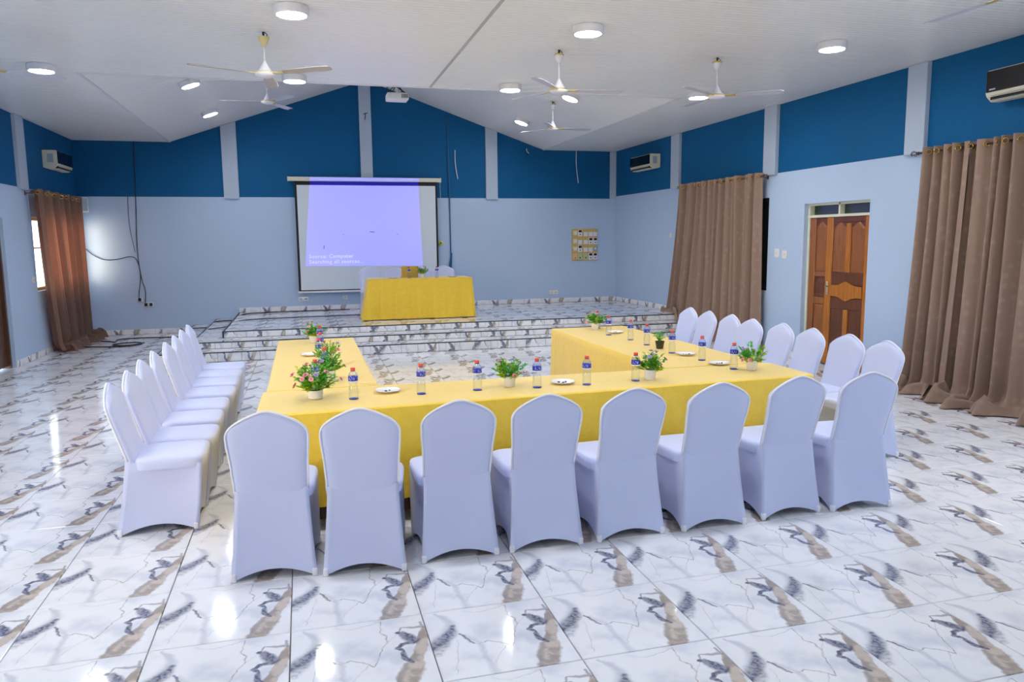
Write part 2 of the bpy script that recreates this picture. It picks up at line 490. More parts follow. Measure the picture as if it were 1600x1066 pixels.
MT['laptop'] = mat('gold_laptop', srgb(206, 180, 96), 0.35, metal=0.3)
MT['gold_glass'] = mat('window_glass', (1, 1, 1, 1), 0.02, trans=1.0)
MT['win_frame'] = mat('timber_window_frame', srgb(200, 168, 110), 0.5)
MT['conduit'] = mat('pale_blue_conduit', srgb(160, 180, 212), 0.5)
MT['conduit_d'] = mat('blue_conduit', srgb(28, 92, 140), 0.5)
MT['maroon'] = mat('dark_red_window', srgb(70, 22, 18), 0.2)
MT['mint'] = mat('mint_plastic', srgb(186, 204, 160), 0.4)
MT['peach'] = mat('peach_plastic', srgb(232, 190, 140), 0.4)
MT['steel_grey'] = mat('grey_plastic', srgb(160, 176, 190), 0.4)
MT['lime_ball'] = mat('pale_lime_plastic', srgb(205, 214, 120), 0.4)
MT['mark'] = mat('dark_scuff', srgb(70, 80, 120), 0.8)

def structure(name, mb, mats, parent=None, smooth=False, uvfn=None):
    o = mb.build(name, mats, parent, smooth, uvfn)
    if parent is None: o['kind'] = 'structure'
    return o

# ================================================================== SETTING
# ---- floor: base + tiles
fl = MB().box(XL - .2, XR + .2, YF - .2, YB + .2, -0.12, -0.012)
floor = structure('floor', fl, MT['grout'])
TX, TY, TX0, TY0 = 0.60, 0.59, -0.128, 2.855
GAP = 0.0022
def tile_mesh(name, w_, d_, u0=0, v0=0, u1=1, v1=1):
    b = 0.0025; t = 0.011
    x0, x1, y0, y1 = GAP, w_ - GAP, GAP, d_ - GAP
    mb = MB()
    vs = [(x0, y0, -t), (x1, y0, -t), (x1, y1, -t), (x0, y1, -t), (x0, y0, -b), (x1, y0, -b), (x1, y1, -b), (x0, y1, -b),
          (x0 + b, y0 + b, 0), (x1 - b, y0 + b, 0), (x1 - b, y1 - b, 0), (x0 + b, y1 - b, 0)]
    fs = [(8, 9, 10, 11)]
    for i in range(4):
        j = (i + 1) % 4
        fs += [(i, j, j + 4, i + 4), (i + 4, j + 4, j + 8, i + 8)]
    mb.add(vs, fs)
    return mb.mesh(name, MT['marble'], uvfn=lambda c: (u0 + (u1 - u0) * c.x / w_, v0 + (v1 - v0) * c.y / d_))
TILE = tile_mesh('tile', TX, TY)
cells = []
i0 = math.floor((XL - TX0) / TX); i1 = math.ceil((XR - TX0) / TX)
j0 = math.floor((YF - TY0) / TY); j1 = math.ceil((YB - TY0) / TY)
def clip_cell(i, j):
    xa, xb = TX0 + i * TX, TX0 + (i + 1) * TX
    ya, yb = TY0 + j * TY, TY0 + (j + 1) * TY
    xa2, xb2, ya2, yb2 = max(xa, XL), min(xb, XR), max(ya, YF), min(yb, YB)
    if xb2 > STEP[0][0] + .02:                   # the steps stand here
        if xa2 < STEP[0][0]:
            if ya2 > STEP[0][1]: xb2 = STEP[0][0]
        else:
            if ya2 >= STEP[0][1] - .02: return None
            yb2 = min(yb2, STEP[0][1])
    if xb2 - xa2 < .03 or yb2 - ya2 < .03: return None
    return xa, ya, xa2, xb2, ya2, yb2
for i in range(i0, i1 + 1):
    for j in range(j0, j1 + 1):
        c = clip_cell(i, j)
        if not c: continue
        P_ = [px((x, y, 0)) for x in (c[2], c[3], (c[2] + c[3]) / 2) for y in (c[4], c[5], (c[4] + c[5]) / 2)]
        vis = any(q and -20 < q[0] < 1620 and -20 < q[1] < 1090 for q in P_)
        cells.append((0 if vis else 1, math.hypot((c[2] + c[3]) / 2, (c[4] + c[5]) / 2), c))
cells.sort(key=lambda t: (t[0], t[1]))
field = MB(); field_uv = []
def cut_tile(c):
    xa, ya, x0, x1, y0, y1 = c
    return tile_mesh('tile', x1 - x0, y1 - y0, (x0 - xa) / TX, (y0 - ya) / TY, (x1 - xa) / TX, (y1 - ya) / TY)
nt_ = 0
rest = []
for v_, d_, c in cells:
    if v_ == 0 and nt_ < 300:
        full = abs(c[3] - c[2] - TX) < .01 and abs(c[5] - c[4] - TY) < .01
        link('tile', TILE if full else cut_tile(c), floor, (c[2], c[4], 0)); nt_ += 1
    else:
        rest.append(c)
rmb = MB()
for c in rest:
    x0, x1, y0, y1 = c[2] + GAP, c[3] - GAP, c[4] + GAP, c[5] - GAP
    rmb.box(x0, x1, y0, y1, -.011, 0)
ro = rmb.build('tile_field', MT['marble'], floor, uvfn=lambda co: ((co.x - TX0) / TX, (co.y - TY0) / TY))
ro['kind'] = 'stuff'

# ---- stage with steps
stage = structure('trim_stage', MB()
                  .box(STEP[0][0] + .012, XR, STEP[0][1] + .012, YB, -.01, STEP[0][2] - .012)
                  .box(STEP[1][0] + .012, XR, STEP[1][1] + .012, YB, .1, STEP[1][2] - .012)
                  .box(STEP[2][0] + .012, XR, STEP[2][1] + .012, YB, .2, STEP[2][2] - .012), MT['grout'])
# top tiles of the platform
nx = int((XR - STEP[2][0]) / .6) + 1
for i in range(nx):
    for j in range(6):
        xa, ya = STEP[2][0] + .03 + i * .6, STEP[2][1] + .03 + j * .59
        xb, yb = min(xa + .6, XR), min(ya + .59, YB)
        if xb - xa < .05 or yb - ya < .05: continue
        full = xb - xa > .595 and yb - ya > .585
        link('tile', TILE if full else cut_tile((xa, ya, xa, xb, ya, yb)), stage, (xa, ya, ZS))
# treads (narrow tiles) and risers, front and left side
RZ = [0, STEP[0][2], STEP[1][2], STEP[2][2]]
rcache = {}
def riser_tile(w_, h_, k):
    key = (round(w_, 2), round(h_, 3), k)
    if key not in rcache:
        u0_ = (0.0, .22, .5, .62)[k]; v0_ = (.35, .1, .55, .3)[k]
        rcache[key] = tile_mesh('tile', w_, h_, u0_, v0_, u0_ + w_ / .6, v0_ + h_ / .6)
    return rcache[key]
rng = random.Random(4)
for s_ in range(3):
    sx, sy, sz = STEP[s_]
    h_ = sz - RZ[s_] - .006
    x = sx
    k = 0
    while x < XR - .02:                                   # front risers
        w_ = min((.36, .24)[k % 2] if s_ != 0 else (.26, .34)[k % 2], XR - x)
        o = link('riser_tile', riser_tile(w_, h_, rng.randrange(4)), stage, (x, sy, RZ[s_] + .001), (R(90), 0, 0))
        x += w_; k += 1
    y = sy
    while y < YB - .02:                                   # left-hand risers
        w_ = min(.59, YB - y)
        link('riser_tile', riser_tile(w_, h_, rng.randrange(4)), stage, (sx, y + w_, RZ[s_] + .001), (R(90), 0, R(-90)))
        y += w_
    if s_ < 2:
        dx, dy = STEP[s_ + 1][0] - sx, STEP[s_ + 1][1] - sy
        x = sx
        while x < XR - .02:
            w_ = min(.6, XR - x)
            link('tread_tile', tile_mesh('tile', w_, dy - .02, 0, .3, w_ / .6, .3 + dy / .6), stage, (x, sy + .02, sz))
            x += w_
        y = sy + dy
        while y < YB - .02:
            w_ = min(.59, YB - y)
            link('tread_tile', tile_mesh('tile', dx - .02, w_, .1, 0, .1 + dx / .6, w_ / .59), stage, (sx + .02, y, sz))
            y += w_
    e = .020
    MB().bevbox(sx - .004, XR, sy - .004, sy + e, sz - .015, sz + .002, .003, 1).build('step_edge', MT['nosing'], stage)
    MB().bevbox(sx - .004, sx + e, sy + e, YB, sz - .015, sz + .002, .003, 1).build('step_edge', MT['nosing'], stage)
MB().box(STEP[2][0] - .005, STEP[2][0] + .02, STEP[2][1] - .005, STEP[2][1], STEP[1][2], ZS - .01).build('step_edge', MT['nosing'], stage)

# ---- walls
T = 0.22
D1 = (11.30, 12.44, 0.0, 2.15)      # left door opening
W1 = (13.66, 16.15, 1.03, 2.20)     # left window opening
D2 = (8.17, 9.47, 0.0, 2.225)       # right door opening
W2 = (10.33, 12.86, 0.95, 2.36)     # right window opening
W3 = (0.2, 4.2, 0.9, 2.4)           # unseen openings added to brighten the ceiling: left wall, right wall, front wall
WF = [(3.9, 5.5)]  # added opening behind the camera, x range in the front wall
def wall_boxes(x0, x1, ya, yb, za, zb, holes):
    mb = MB()
    ys = sorted(set([ya, yb] + [h[0] for h in holes] + [h[1] for h in holes]))
    for a, b in zip(ys, ys[1:]):
        zz = [(za, zb)]
        for h in holes:
            if h[0] <= a + 1e-6 and h[1] >= b - 1e-6:
                n_ = []
                for z0, z1 in zz:
                    if h[2] > z0 + 1e-4: n_.append((z0, min(h[2], z1)))
                    if h[3] < z1 - 1e-4: n_.append((max(h[3], z0), z1))
                zz = n_
        for z0, z1 in zz:
            if z1 > z0: mb.box(x0, x1, a, b, z0, z1)
    return mb
wl = structure('wall_left', wall_boxes(XL - T, XL, YF - T, YB + T, -.1, ZBL['left'], [D1, W1, W3]), MT['wall'])
MB().box(XL - T, XL - .004, YF - T, YB + T, ZBL['left'], ZC + .3).build('blue_upper_band', MT['blue'], wl)
wr = structure('wall_right', wall_boxes(XR, XR + T, YF - T, YB + T, -.1, ZBL['right'], [D2, W2, W3]), MT['wall'])
MB().box(XR + .004, XR + T, YF - T, YB + T, ZBL['right'], ZC + .3).build('blue_upper_band', MT['blue'], wr)
wb = structure('wall_back', MB().box(XL - .01, XR + .01, YB, YB + T, -.1, ZBL['back']), MT['wall'])
MB().poly([(XL - .01, ZBL['back']), (XR + .01, ZBL['back']), (XR + .01, ZC + .1), (KR, ZC + .1), (XC, ZR + .2), (KL, ZC + .1), (XL - .01, ZC + .1)], 'y', YB + .004, YB + T).build('blue_upper_band', MT['blue'], wb)
wfm = MB().box(XL - .01, XR + .01, YF - T, YF, -.1, .9).box(XL - .01, XR + .01, YF - T, YF, 2.4, ZC + .3)
_xs = [XL - .01] + [v for p_ in WF for v in p_] + [XR + .01]
for a, b in zip(_xs[::2], _xs[1::2]): wfm.box(a, b, YF - T, YF, .9, 2.4)
structure('wall_front', wfm, MT['wall'])
def portal(loc, rot, sx, sy):
    l = bpy.data.lights.new('sky_portal', 'AREA'); l.shape = 'RECTANGLE'; l.size = sx; l.size_y = sy
    l.cycles.is_portal = True
    o = bpy.data.objects.new('sky_portal', l); C.objects.link(o); o.location = loc
    o.rotation_euler = Vector(rot).to_track_quat('-Z', 'Y').to_euler()
for a, b in WF: portal(((a + b) / 2, YF - T + .02, 1.65), (0, 1, 0), b - a, 1.5)  # sky portals of the added unseen openings
portal((XL - T + .02, 2.2, 1.65), (1, 0, 0), 1.5, 4.0)
portal((XR + T - .02, 2.2, 1.65), (-1, 0, 0), 1.5, 4.0)
portal((XL - T + .02, (W1[0] + W1[1]) / 2, (W1[2] + W1[3]) / 2), (1, 0, 0), W1[3] - W1[2], W1[1] - W1[0])
# pilasters
def pil_x(wall, x0, x1, y0, y1, z0):
    MB().bevbox(x0, x1, y0, y1, z0, ZC - .002, .006, 1).build('pilaster', MT['pilaster'], wall)
for ya, yb in ((13.18, 13.50), (10.14, 10.45), (7.31, 7.60), (4.45, 4.75), (1.6, 1.9)):
    pil_x(wr, XR - .055, XR + .02, ya, yb, ZBL['right'] - .02)
for ya, yb in ((13.17, 13.50), (10.12, 10.44), (7.3, 7.6)):
    pil_x(wl, XL - .02, XL + .05, ya, yb, ZBL['left'] - .03)
for xa, xb, zt in ((-1.44, -1.155, None), (1.235, 1.475, ZR - .05), (3.87, 4.125, None), (6.735, XR, ZC)):
    xm0, xm1 = xa, xb
    zf = lambda x: min(ZC + SLOPE * (x - KL), ZC + SLOPE * (KR - x)) if KL < x < KR else ZC
    z0_ = ZBL['back'] - (.03 if xb < XR - .1 else 0)
    MB().poly([(xa, z0_), (xb, z0_), (xb, zf(xb) - .01), (xa, zf(xa) - .01)], 'y', YB - .05, YB + .02).build('pilaster', MT['pilaster'], wb)

sg_ = MB().tube([(1.32, YB - .051, 4.33), (1.41, YB - .051, 4.36)], .008, 5).tube([(1.365, YB - .051, 4.35), (1.345, YB - .051, 4.22)], .008, 5)
sg_.build('scuff_mark', MT['rubber'], wb)
# ---- baseboards made of cut tiles
def skirting(name, pts, h=.10, base=0.0, th=.012):
    (xa, ya), (xb, yb) = pts
    d = Vector((xb - xa, yb - ya, 0)); ln = d.length; d.normalize()
    ang = math.atan2(d.y, d.x)
    root = structure(name, MB().box(0, ln, 0, .002, 0, h - .004), MT['grout'])
    root.location = (xa, ya, base); root.rotation_euler = (0, 0, ang)
    x = 0; k = 0
    while x < ln - .02:
        w_ = min(.6, ln - x)
        me = tile_mesh('tile', w_, h, (.0, .35)[k % 2], (.62, .05)[k % 2], (.0, .35)[k % 2] + w_ / .6, (.62, .05)[k % 2] + h / .6)
        link('skirting_tile', me, root, (x, -.0, 0), (R(90), 0, 0)).location = (x, -.011, 0)
        x += w_; k += 1
    return root
skirting('baseboard_left', ((XL, D1[1]), (XL, YB)))[ 'kind'] = 'structure'
for o_ in ():
    pass
skirting('baseboard_back', ((XL, YB), (STEP[0][0], YB)))
skirting('baseboard_stage', ((STEP[2][0], YB), (XR, YB)), h=.10, base=ZS)
skirting('baseboard_right', ((XR, YB), (XR, STEP[2][1])), h=.10, base=ZS)
skirting('baseboard_right_floor', ((XR, STEP[0][1]), (XR, D2[1] + .02)))
skirting('baseboard_right_near', ((XR, D2[0] - .02), (XR, 3.0)))
skirting('baseboard_left_near', ((XL, 3.0), (XL, D1[0])))

# ---- ceiling: backing + boards
cb = MB()
cb.box(XL - T, XR + T, YF - T, YE, ZC + .02, ZC + .12)
cb.box(XL - T, KL, YE, YB + T, ZC + .02, ZC + .12)
cb.box(KR, XR + T, YE, YB + T, ZC + .02, ZC + .12)
for sgn, k in ((1, KL), (-1, KR)):
    cb.add([(k, YE, ZC + .03), (XC, YE, ZR + .03), (XC, YB + T, ZR + .03), (k, YB + T, ZC + .03),
            (k, YE, ZC + .15), (XC, YE, ZR + .15), (XC, YB + T, ZR + .15), (k, YB + T, ZC + .15)],
           [(0, 1, 2, 3), (4, 5, 6, 7), (0, 1, 5, 4), (1, 2, 6, 5), (2, 3, 7, 6), (3, 0, 4, 7)])
cb.add([(KL - .1, YE - .02, ZC + .02), (KR + .1, YE - .02, ZC + .02), (XC, YE - .02, ZR + .2), (KL - .1, YE, ZC + .02), (KR + .1, YE, ZC + .02), (XC, YE, ZR + .2)],
       [(0, 1, 2), (3, 5, 4), (0, 1, 4, 3), (1, 2, 5, 4), (2, 0, 3, 5)])
ceiling = structure('ceiling', cb, MT['roofvoid'])
PW = 0.20
def plank_mesh(ln):
    """board lying along +x, 0..PW in y, face at z=0 looking down, with two shallow ribs"""
    g = .002; c = .006
    prof = [(g, .014), (g, c), (g + c, 0), (PW * .33 - .004, 0), (PW * .33, .004), (PW * .33 + .004, 0), (PW * .66 - .004, 0), (PW * .66, .004), (PW * .66 + .004, 0), (PW - g - c, 0), (PW - g, c), (PW - g, .014)]
    n = len(prof)
    vs = [(0, y, z) for y, z in prof] + [(ln, y, z) for y, z in prof]
    fs = [(i, i + 1, i + 1 + n, i + n) for i in range(n - 1)]
    return MB().add(vs, fs).mesh('plank', MT['plank'])
XJ = 1.66
pm = {k: plank_mesh(l) for k, l in dict(a=XJ - .012 - XL, b=XR - XJ - .012, c=KL - XL - .01, d=XR - KR - .01, s=(XC - KL) * math.sqrt(1 + SLOPE ** 2) - .005).items()}
y = YE - PW
while y > 3.4:
    link('plank', pm['a'], ceiling, (XL, y, ZC)); link('plank', pm['b'], ceiling, (XJ + .012, y, ZC)); y -= PW
rb = MB().box(XL, XR, YF, y + PW, ZC, ZC + .02).build('far_boards', MT['plank'], ceiling)
y = YE
an = math.atan(SLOPE)
while y < YB - .01:
    link('plank', pm['c'], ceiling, (XL, y, ZC)); link('plank', pm['d'], ceiling, (KR + .01, y, ZC))
    link('plank', pm['s'], ceiling, (KL, y, ZC), (0, -an, 0))
    link('plank', pm['s'], ceiling, (KR, y + PW, ZC), (0, -an, PI))
    y += PW
MB().box(XJ - .016, XJ + .016, 3.0, YE, ZC - .004, ZC + .01).build('joint_strip', MT['seam'], ceiling)
MB().bevbox(KL - .02, KR + .02, YE - .05, YE + .012, ZC - .008, ZC + .05, .004, 1).build('edge_strip', MT['plank_edge'], ceiling)
for k, s_ in ((KL, 1), (KR, -1)):
    MB().bevbox(k - .02, k + .02, YE, YB, ZC - .006, ZC + .01, .003, 1).build('edge_strip', MT['plank_edge'], ceiling)

# ---- doors and windows
def door_panel(mb_list, root, name, mat_, y0, y1, z0, z1, d, xf, arch=0.0, sgn=-1):
    """raised panel on a wall-plane door; y0<y1; front face looks towards -x for the right wall"""
    n = 10
    out = [(y0, z0), (y1, z0)]
    for i in range(n + 1):
        t = i / n
        out.append((y1 + (y0 - y1) * t, z1 + arch * (math.cos(2 * PI * (t - .5)) * .5 + .5) - (arch if arch else 0)))
    c = Vector(((y0 + y1) / 2, (z0 + z1) / 2))
    inn = [(c.x + (p[0] - c.x) * (1 - .03 / max(.05, (y1 - y0) / 2)), c.y + (p[1] - c.y) * (1 - .03 / max(.05, (z1 - z0) / 2))) for p in out]
    m_ = len(out)
    mb = MB()
    vs = [(xf - sgn * .006, a, b) for a, b in out] + [(xf, a, b) for a, b in out] + [(xf + sgn * d, a, b) for a, b in inn]
    fs = [(i, (i + 1) % m_, (i + 1) % m_ + m_, i + m_) for i in range(m_)] + [(i + m_, (i + 1) % m_ + m_, (i + 1) % m_ + 2 * m_, i + 2 * m_) for i in range(m_)] + [tuple(range(2 * m_, 3 * m_))]
    mb.add(vs, fs)
    return mb.build(name, mat_, root)
XD = XR + .085
d2 = structure('door_2', MB().box(XD - .02, XD + .10, D2[0], D2[0] + .045, 0, D2[3] - .03).box(XD - .02, XD + .10, D2[1] - .045, D2[1], 0, D2[3] - .03)
               .box(XD - .02, XD + .10, D2[0], D2[1], D2[3] - .03, D2[3]).box(XD - .025, XD + .10, D2[0], D2[1], 2.03, 2.065).box(XD - .02, XD + .10, 8.80, 8.835, 2.06, D2[3]), MT['frame'])
for a, b in ((D2[0] + .045, 8.80), (8.835, D2[1] - .045)):
    MB().box(XD + .05, XD + .056, a, b, 2.065, D2[3] - .03).build('pane', MT['pane_dark'], d2)
def leaf(y0, y1, name):
    return MB().bevbox(XD, XD + .045, y0, y1, .012, 2.028, .003, 1).build(name, MT['wood_d'], d2)
lw = leaf(D2[0] + .047, 8.935, 'door_leaf')
ln_ = leaf(8.938, D2[1] - .047, 'door_leaf')
def strip(parent, m_, y0, y1, z0, z1, name, dx=.012):
    return MB().bevbox(XD - dx, XD + .004, y0, y1, z0, z1, .004, 1).build(name, m_, parent)
# wide leaf
strip(lw, MT['wood_o'], 8.218, 8.318, .014, 2.026, 'stile')
strip(lw, MT['wood_o'], 8.835, 8.933, .014, 2.026, 'stile') if False else None
strip(lw, MT['wood_d'], 8.318, 8.935, 1.955, 2.026, 'rail')
strip(lw, MT['wood_o'], 8.585, 8.675, 1.29, 1.94, 'muntin')
door_panel(None, lw, 'panel', MT['wood_m'], 8.325, 8.575, 1.295, 1.955, .012, XD, .07)
door_panel(None, lw, 'panel', MT['wood_m'], 8.685, 8.925, 1.295, 1.955, .012, XD, .07)
strip(lw, MT['wood_d'], 8.318, 8.935, 1.13, 1.285, 'rail')
strip(lw, MT['wood_d'], 8.318, 8.935, .80, .955, 'rail')
ctr = [(8.318 + (8.935 - 8.318) * t / 24, 0) for t in range(25)]
def og(t): return .055 * math.exp(-((t - .5) / .17) ** 2)
outl = [(a, 1.115 + og(i / 24)) for i, (a, _) in enumerate(ctr)] + [(a, .965 - og(1 - i / 24)) for i, (a, _) in enumerate(reversed(ctr))]
MB().poly(outl, 'x', XD - .026, XD + .003).build('carved_panel', MT['wood_o'], lw)
strip(lw, MT['wood_o'], 8.585, 8.675, .16, .795, 'muntin')
door_panel(None, lw, 'panel', MT['wood_d'], 8.325, 8.575, .17, .79, .012, XD)
door_panel(None, lw, 'panel', MT['wood_d'], 8.685, 8.925, .17, .79, .012, XD)
strip(lw, MT['wood_d'], 8.318, 8.935, .014, .15, 'rail')
# narrow leaf
strip(ln_, MT['wood_o'], 8.94, 9.065, .014, 2.026, 'stile')
strip(ln_, MT['wood_m'], 9.30, 9.42, .014, 2.026, 'stile')
door_panel(None, ln_, 'panel', MT['wood_m'], 9.075, 9.29, 1.29, 1.97, .012, XD, .06)
strip(ln_, MT['wood_m'], 9.065, 9.30, 1.22, 1.285, 'rail')
door_panel(None, ln_, 'panel', MT['wood_d'], 9.09, 9.275, .95, 1.20, .014, XD, .05)
strip(ln_, MT['wood_m'], 9.065, 9.30, .84, .93, 'rail')
door_panel(None, ln_, 'panel', MT['wood_m'], 9.075, 9.29, .17, .83, .012, XD)
hd = MB().bevbox(XD - .018, XD - .011, 9.0, 9.04, .97, 1.16, .003, 1).build('handle', MT['chrome'], ln_)
MB().tube([(XD - .015, 9.02, 1.09), (XD - .05, 9.02, 1.09), (XD - .052, 9.0, 1.09), (XD - .052, 8.93, 1.085)], .008, 8).build('lever', MT['chrome'], hd)
MB().box(XD - .01, XD + .01, 9.42, 9.435, 1.75, 1.86).build('hinge', MT['dark'], ln_)
structure('wall_backing', MB().box(XR + .35, XR + .40, D2[0] - .6, W2[1] + .6, -.1, 3.0), MT['dark'])

# left door (only its edge shows)
XD1 = XL - .10
d1 = structure('door_1', MB().box(XL - .16, XL - .05, D1[1] - .05, D1[1], .0, D1[3]).box(XL - .16, XL - .05, D1[0], D1[0] + .05, 0, D1[3]).box(XL - .16, XL - .05, D1[0], D1[1], D1[3] - .05, D1[3]), MT['wood_left'])
l1 = MB().bevbox(XD1 - .04, XD1, D1[0] + .055, D1[1] - .055, .03, D1[3] - .055, .003, 1).build('door_leaf', MT['wood_left'], d1)
for z0, z1 in ((.25, .95), (1.05, 1.25), (1.35, 1.98)):
    for a, b in ((D1[0] + .15, D1[0] + .5), (D1[0] + .6, D1[1] - .16)):
        door_panel(None, l1, 'panel', MT['wood_left'], a, b, z0, z1, .014, XD1, 0, sgn=1)
# left window: frame, mullions, panes
w1 = structure('window_1', MB().box(XL - .14, XL - .06, W1[0], W1[0] + .05, W1[2], W1[3]).box(XL - .14, XL - .06, W1[1] - .04, W1[1], W1[2], W1[3])
               .box(XL - .14, XL - .06, W1[0], W1[1], W1[2], W1[2] + .05).box(XL - .14, XL - .06, W1[0], W1[1], W1[3] - .05, W1[3]), MT['win_frame'])
for k in range(1, 3):
    yy = W1[0] + (W1[1] - W1[0]) * k / 3
    MB().box(XL - .13, XL - .07, yy - .02, yy + .02, W1[2] + .05, W1[3] - .05).build('mullion', MT['win_frame'], w1)
MB().box(XL - .125, XL - .075, W1[0] + .05, W1[1] - .04, 1.70, 1.725).build('mullion', MT['win_frame'], w1)
gl = bpy.data.materials.new('clear_pane'); gl.use_nodes = True
_n = gl.node_tree.nodes; _l = gl.node_tree.links
_n.remove(_n['Principled BSDF'])
_t = _n.new('ShaderNodeBsdfTransparent'); _t.inputs[0].default_value = (.96, .97, .97, 1)
_g = _n.new('ShaderNodeBsdfGlossy'); _g.inputs['Roughness'].default_value = .03
_m = _n.new('ShaderNodeMixShader'); _m.inputs[0].default_value = .06
_l.new(_t.outputs[0], _m.inputs[1]); _l.new(_g.outputs[0], _m.inputs[2]); _l.new(_m.outputs[0], _n['Material Output'].inputs[0])
for k in range(3):
    ya = W1[0] + (W1[1] - W1[0]) * k / 3 + .03; yb = W1[0] + (W1[1] - W1[0]) * (k + 1) / 3 - .03
    MB().box(XL - .104, XL - .10, ya, yb, W1[2] + .05, W1[3] - .05).build('pane', gl, w1)
# right window behind the far curtain
w2 = structure('window_2', MB().box(XR + .02, XR + .10, W2[0], W2[0] + .05, W2[2], W2[3]).box(XR + .02, XR + .10, W2[1] - .05, W2[1], W2[2], W2[3])
               .box(XR + .02, XR + .10, W2[0], W2[1], W2[2], W2[2] + .05).box(XR + .02, XR + .10, W2[0], W2[1], W2[3] - .05, W2[3]), MT['dark'])
for k in range(3):
    ya = W2[0] + .05 + (W2[1] - W2[0] - .1) * k / 3
    MB().box(XR + .06, XR + .066, ya, ya + (W2[1] - W2[0] - .1) / 3 - .01, W2[2] + .05, W2[3] - .05).build('pane', MT['pane_dark'], w2)

# ================================================================== CHAIRS
def smooth(a, b, x):
    t = max(0, min(1, (x - a) / (b - a))); return t * t * (3 - 2 * t)
def interp(tab, x):
    for (a, fa), (b, fb) in zip(tab, tab[1:]):
        if x <= b: return fa + (fb - fa) * smooth(a, b, x) if x > a else fa
    return tab[-1][1]
def linterp(tab, x):
    for (a, fa), (b, fb) in zip(tab, tab[1:]):
        if x <= b: return fa + (fb - fa) * max(0, (x - a) / (b - a))
    return tab[-1][1]
YC_ = [(.30, .118), (.43, .104), (.50, .084), (.62, .048), (.75, .012), (.92, -.024)]       # centre line of the backrest
def chair_back():
    WT = [(.30, .190), (.46, .190), (.60, .195), (.76, .206), (.84, .209), (.95, .208)]
    TH = [(.30, .034), (.46, .034), (.55, .031), (.80, .029), (.95, .026)]
    z0 = .445
    def ztop(s): return .916 - .080 * (math.sqrt(s * s + .05) - .2236) / .80 - .056 * (1 - math.sqrt(max(0, 1 - abs(s) ** 5.5)))
    def face(sign):
        def fn(u, v):
            s = -math.cos(PI * u)
            zt = ztop(s)
            z = z0 + (zt - z0) * (math.sin(v * PI / 2) ** 1.0)
            e = max(abs(s) ** 7, ((z - z0) / (zt - z0)) ** 22)
            t = interp(TH, z) * math.sqrt(max(0, 1 - e))
            return (s * interp(WT, z), linterp(YC_, z) + sign * t - .02 * (abs(s) ** 2) * (1 if sign > 0 else .4) * 0 + .012 * (1 - s * s) * -sign * .6, z)
        return fn
    mb = MB()
    mb.grid(face(1), 22, 22); mb.grid(face(-1), 22, 22)
    me = mb.mesh('back_cover', MT['spandex'], True)
    bm = bmesh.new(); bm.from_mesh(me); bmesh.ops.remove_doubles(bm, verts=bm.verts[:], dist=.0012)
    bmesh.ops.recalc_face_normals(bm, faces=bm.faces[:]); bm.to_mesh(me); bm.free()
    me.polygons.foreach_set('use_smooth', [True] * len(me.polygons))
    return me
def chair_seat():
    mb = MB()
    # superellipse plan, domed top, rolled edge
    def sup(a, n): 
        c, s = math.cos(a), math.sin(a)
        return math.copysign(abs(c) ** (2 / n), c), math.copysign(abs(s) ** (2 / n), s)
    rows = [(.0, .480), (.45, .479), (.75, .477), (.91, .472), (.97, .465), (.997, .452), (1.0, .438), (.99, .42), (.975, .40)]
    n = 48
    def fn(u, v):
        i = min(int(v * (len(rows) - 1) + 1e-6), len(rows) - 1)
        k, z = rows[i]
        a, b = sup(2 * PI * u, 6)
        w_ = .222 - .012 * (0.5 - .5 * b)
        return (k * a * w_, .315 + k * b * .207, z)
    mb.grid(fn, n, len(rows) - 1, closeu=True)
    return mb.mesh('seat_cover', MT['spandex'], True)
def chair_skirt():
    mb = MB()
    top = [(-.188, .068), (.188, .068), (.214, .507), (-.214, .507)]
    bot = [(-.222, 0.0), (.222, 0.0), (.215, .462), (-.215, .462)]
    n = 16; rows = 12
    def fn(u, v):
        q = u * 4; k = int(q) % 4; t = q - int(q)
        def P(c):
            a, b = c[k], c[(k + 1) % 4]; return a[0] + (b[0] - a[0]) * t, a[1] + (b[1] - a[1]) * t
        z_hem = .052 * (1 - (2 * t - 1) ** 2) if k != 2 else .045 * (1 - (2 * t - 1) ** 2)
        ztop = .475 if k == 0 else .425 + .05 * (1 - min(1, 4 * (t if k == 1 else 1 - t if k == 3 else 1)))
        z = ztop + (z_hem - ztop) * v
        f = (ztop - z) / ztop
        f2 = f ** 1.25
        (tx, ty), (bx, by) = P(top), P(bot)
        x = tx + (bx - tx) * f2; y = ty + (by - ty) * f2
        sag = .030 * (4 * t * (1 - t)) ** .8 * (math.sin(PI * min(1, f * .95 + .05)) ** .8 if k else .55 * math.sin(PI * f)) + .012 * (4 * t * (1 - t)) * f
        nx, ny = ((0, 1), (-1, 0), (0, -1), (1, 0))[k]
        return (x + nx * sag, y + ny * sag, max(z, .001))
    mb.grid(fn, 4 * n, rows, closeu=True)
    return mb.mesh('skirt', MT['spandex'], True)
def chair_pocket():
    return MB().bevbox(-.014, .014, -.014, .014, .001, .044, .006, 2).mesh('foot_pocket', MT['pocket'], True)
CH = thing('covered_chair', 'x', 'chair')
link('back_cover', chair_back(), CH)
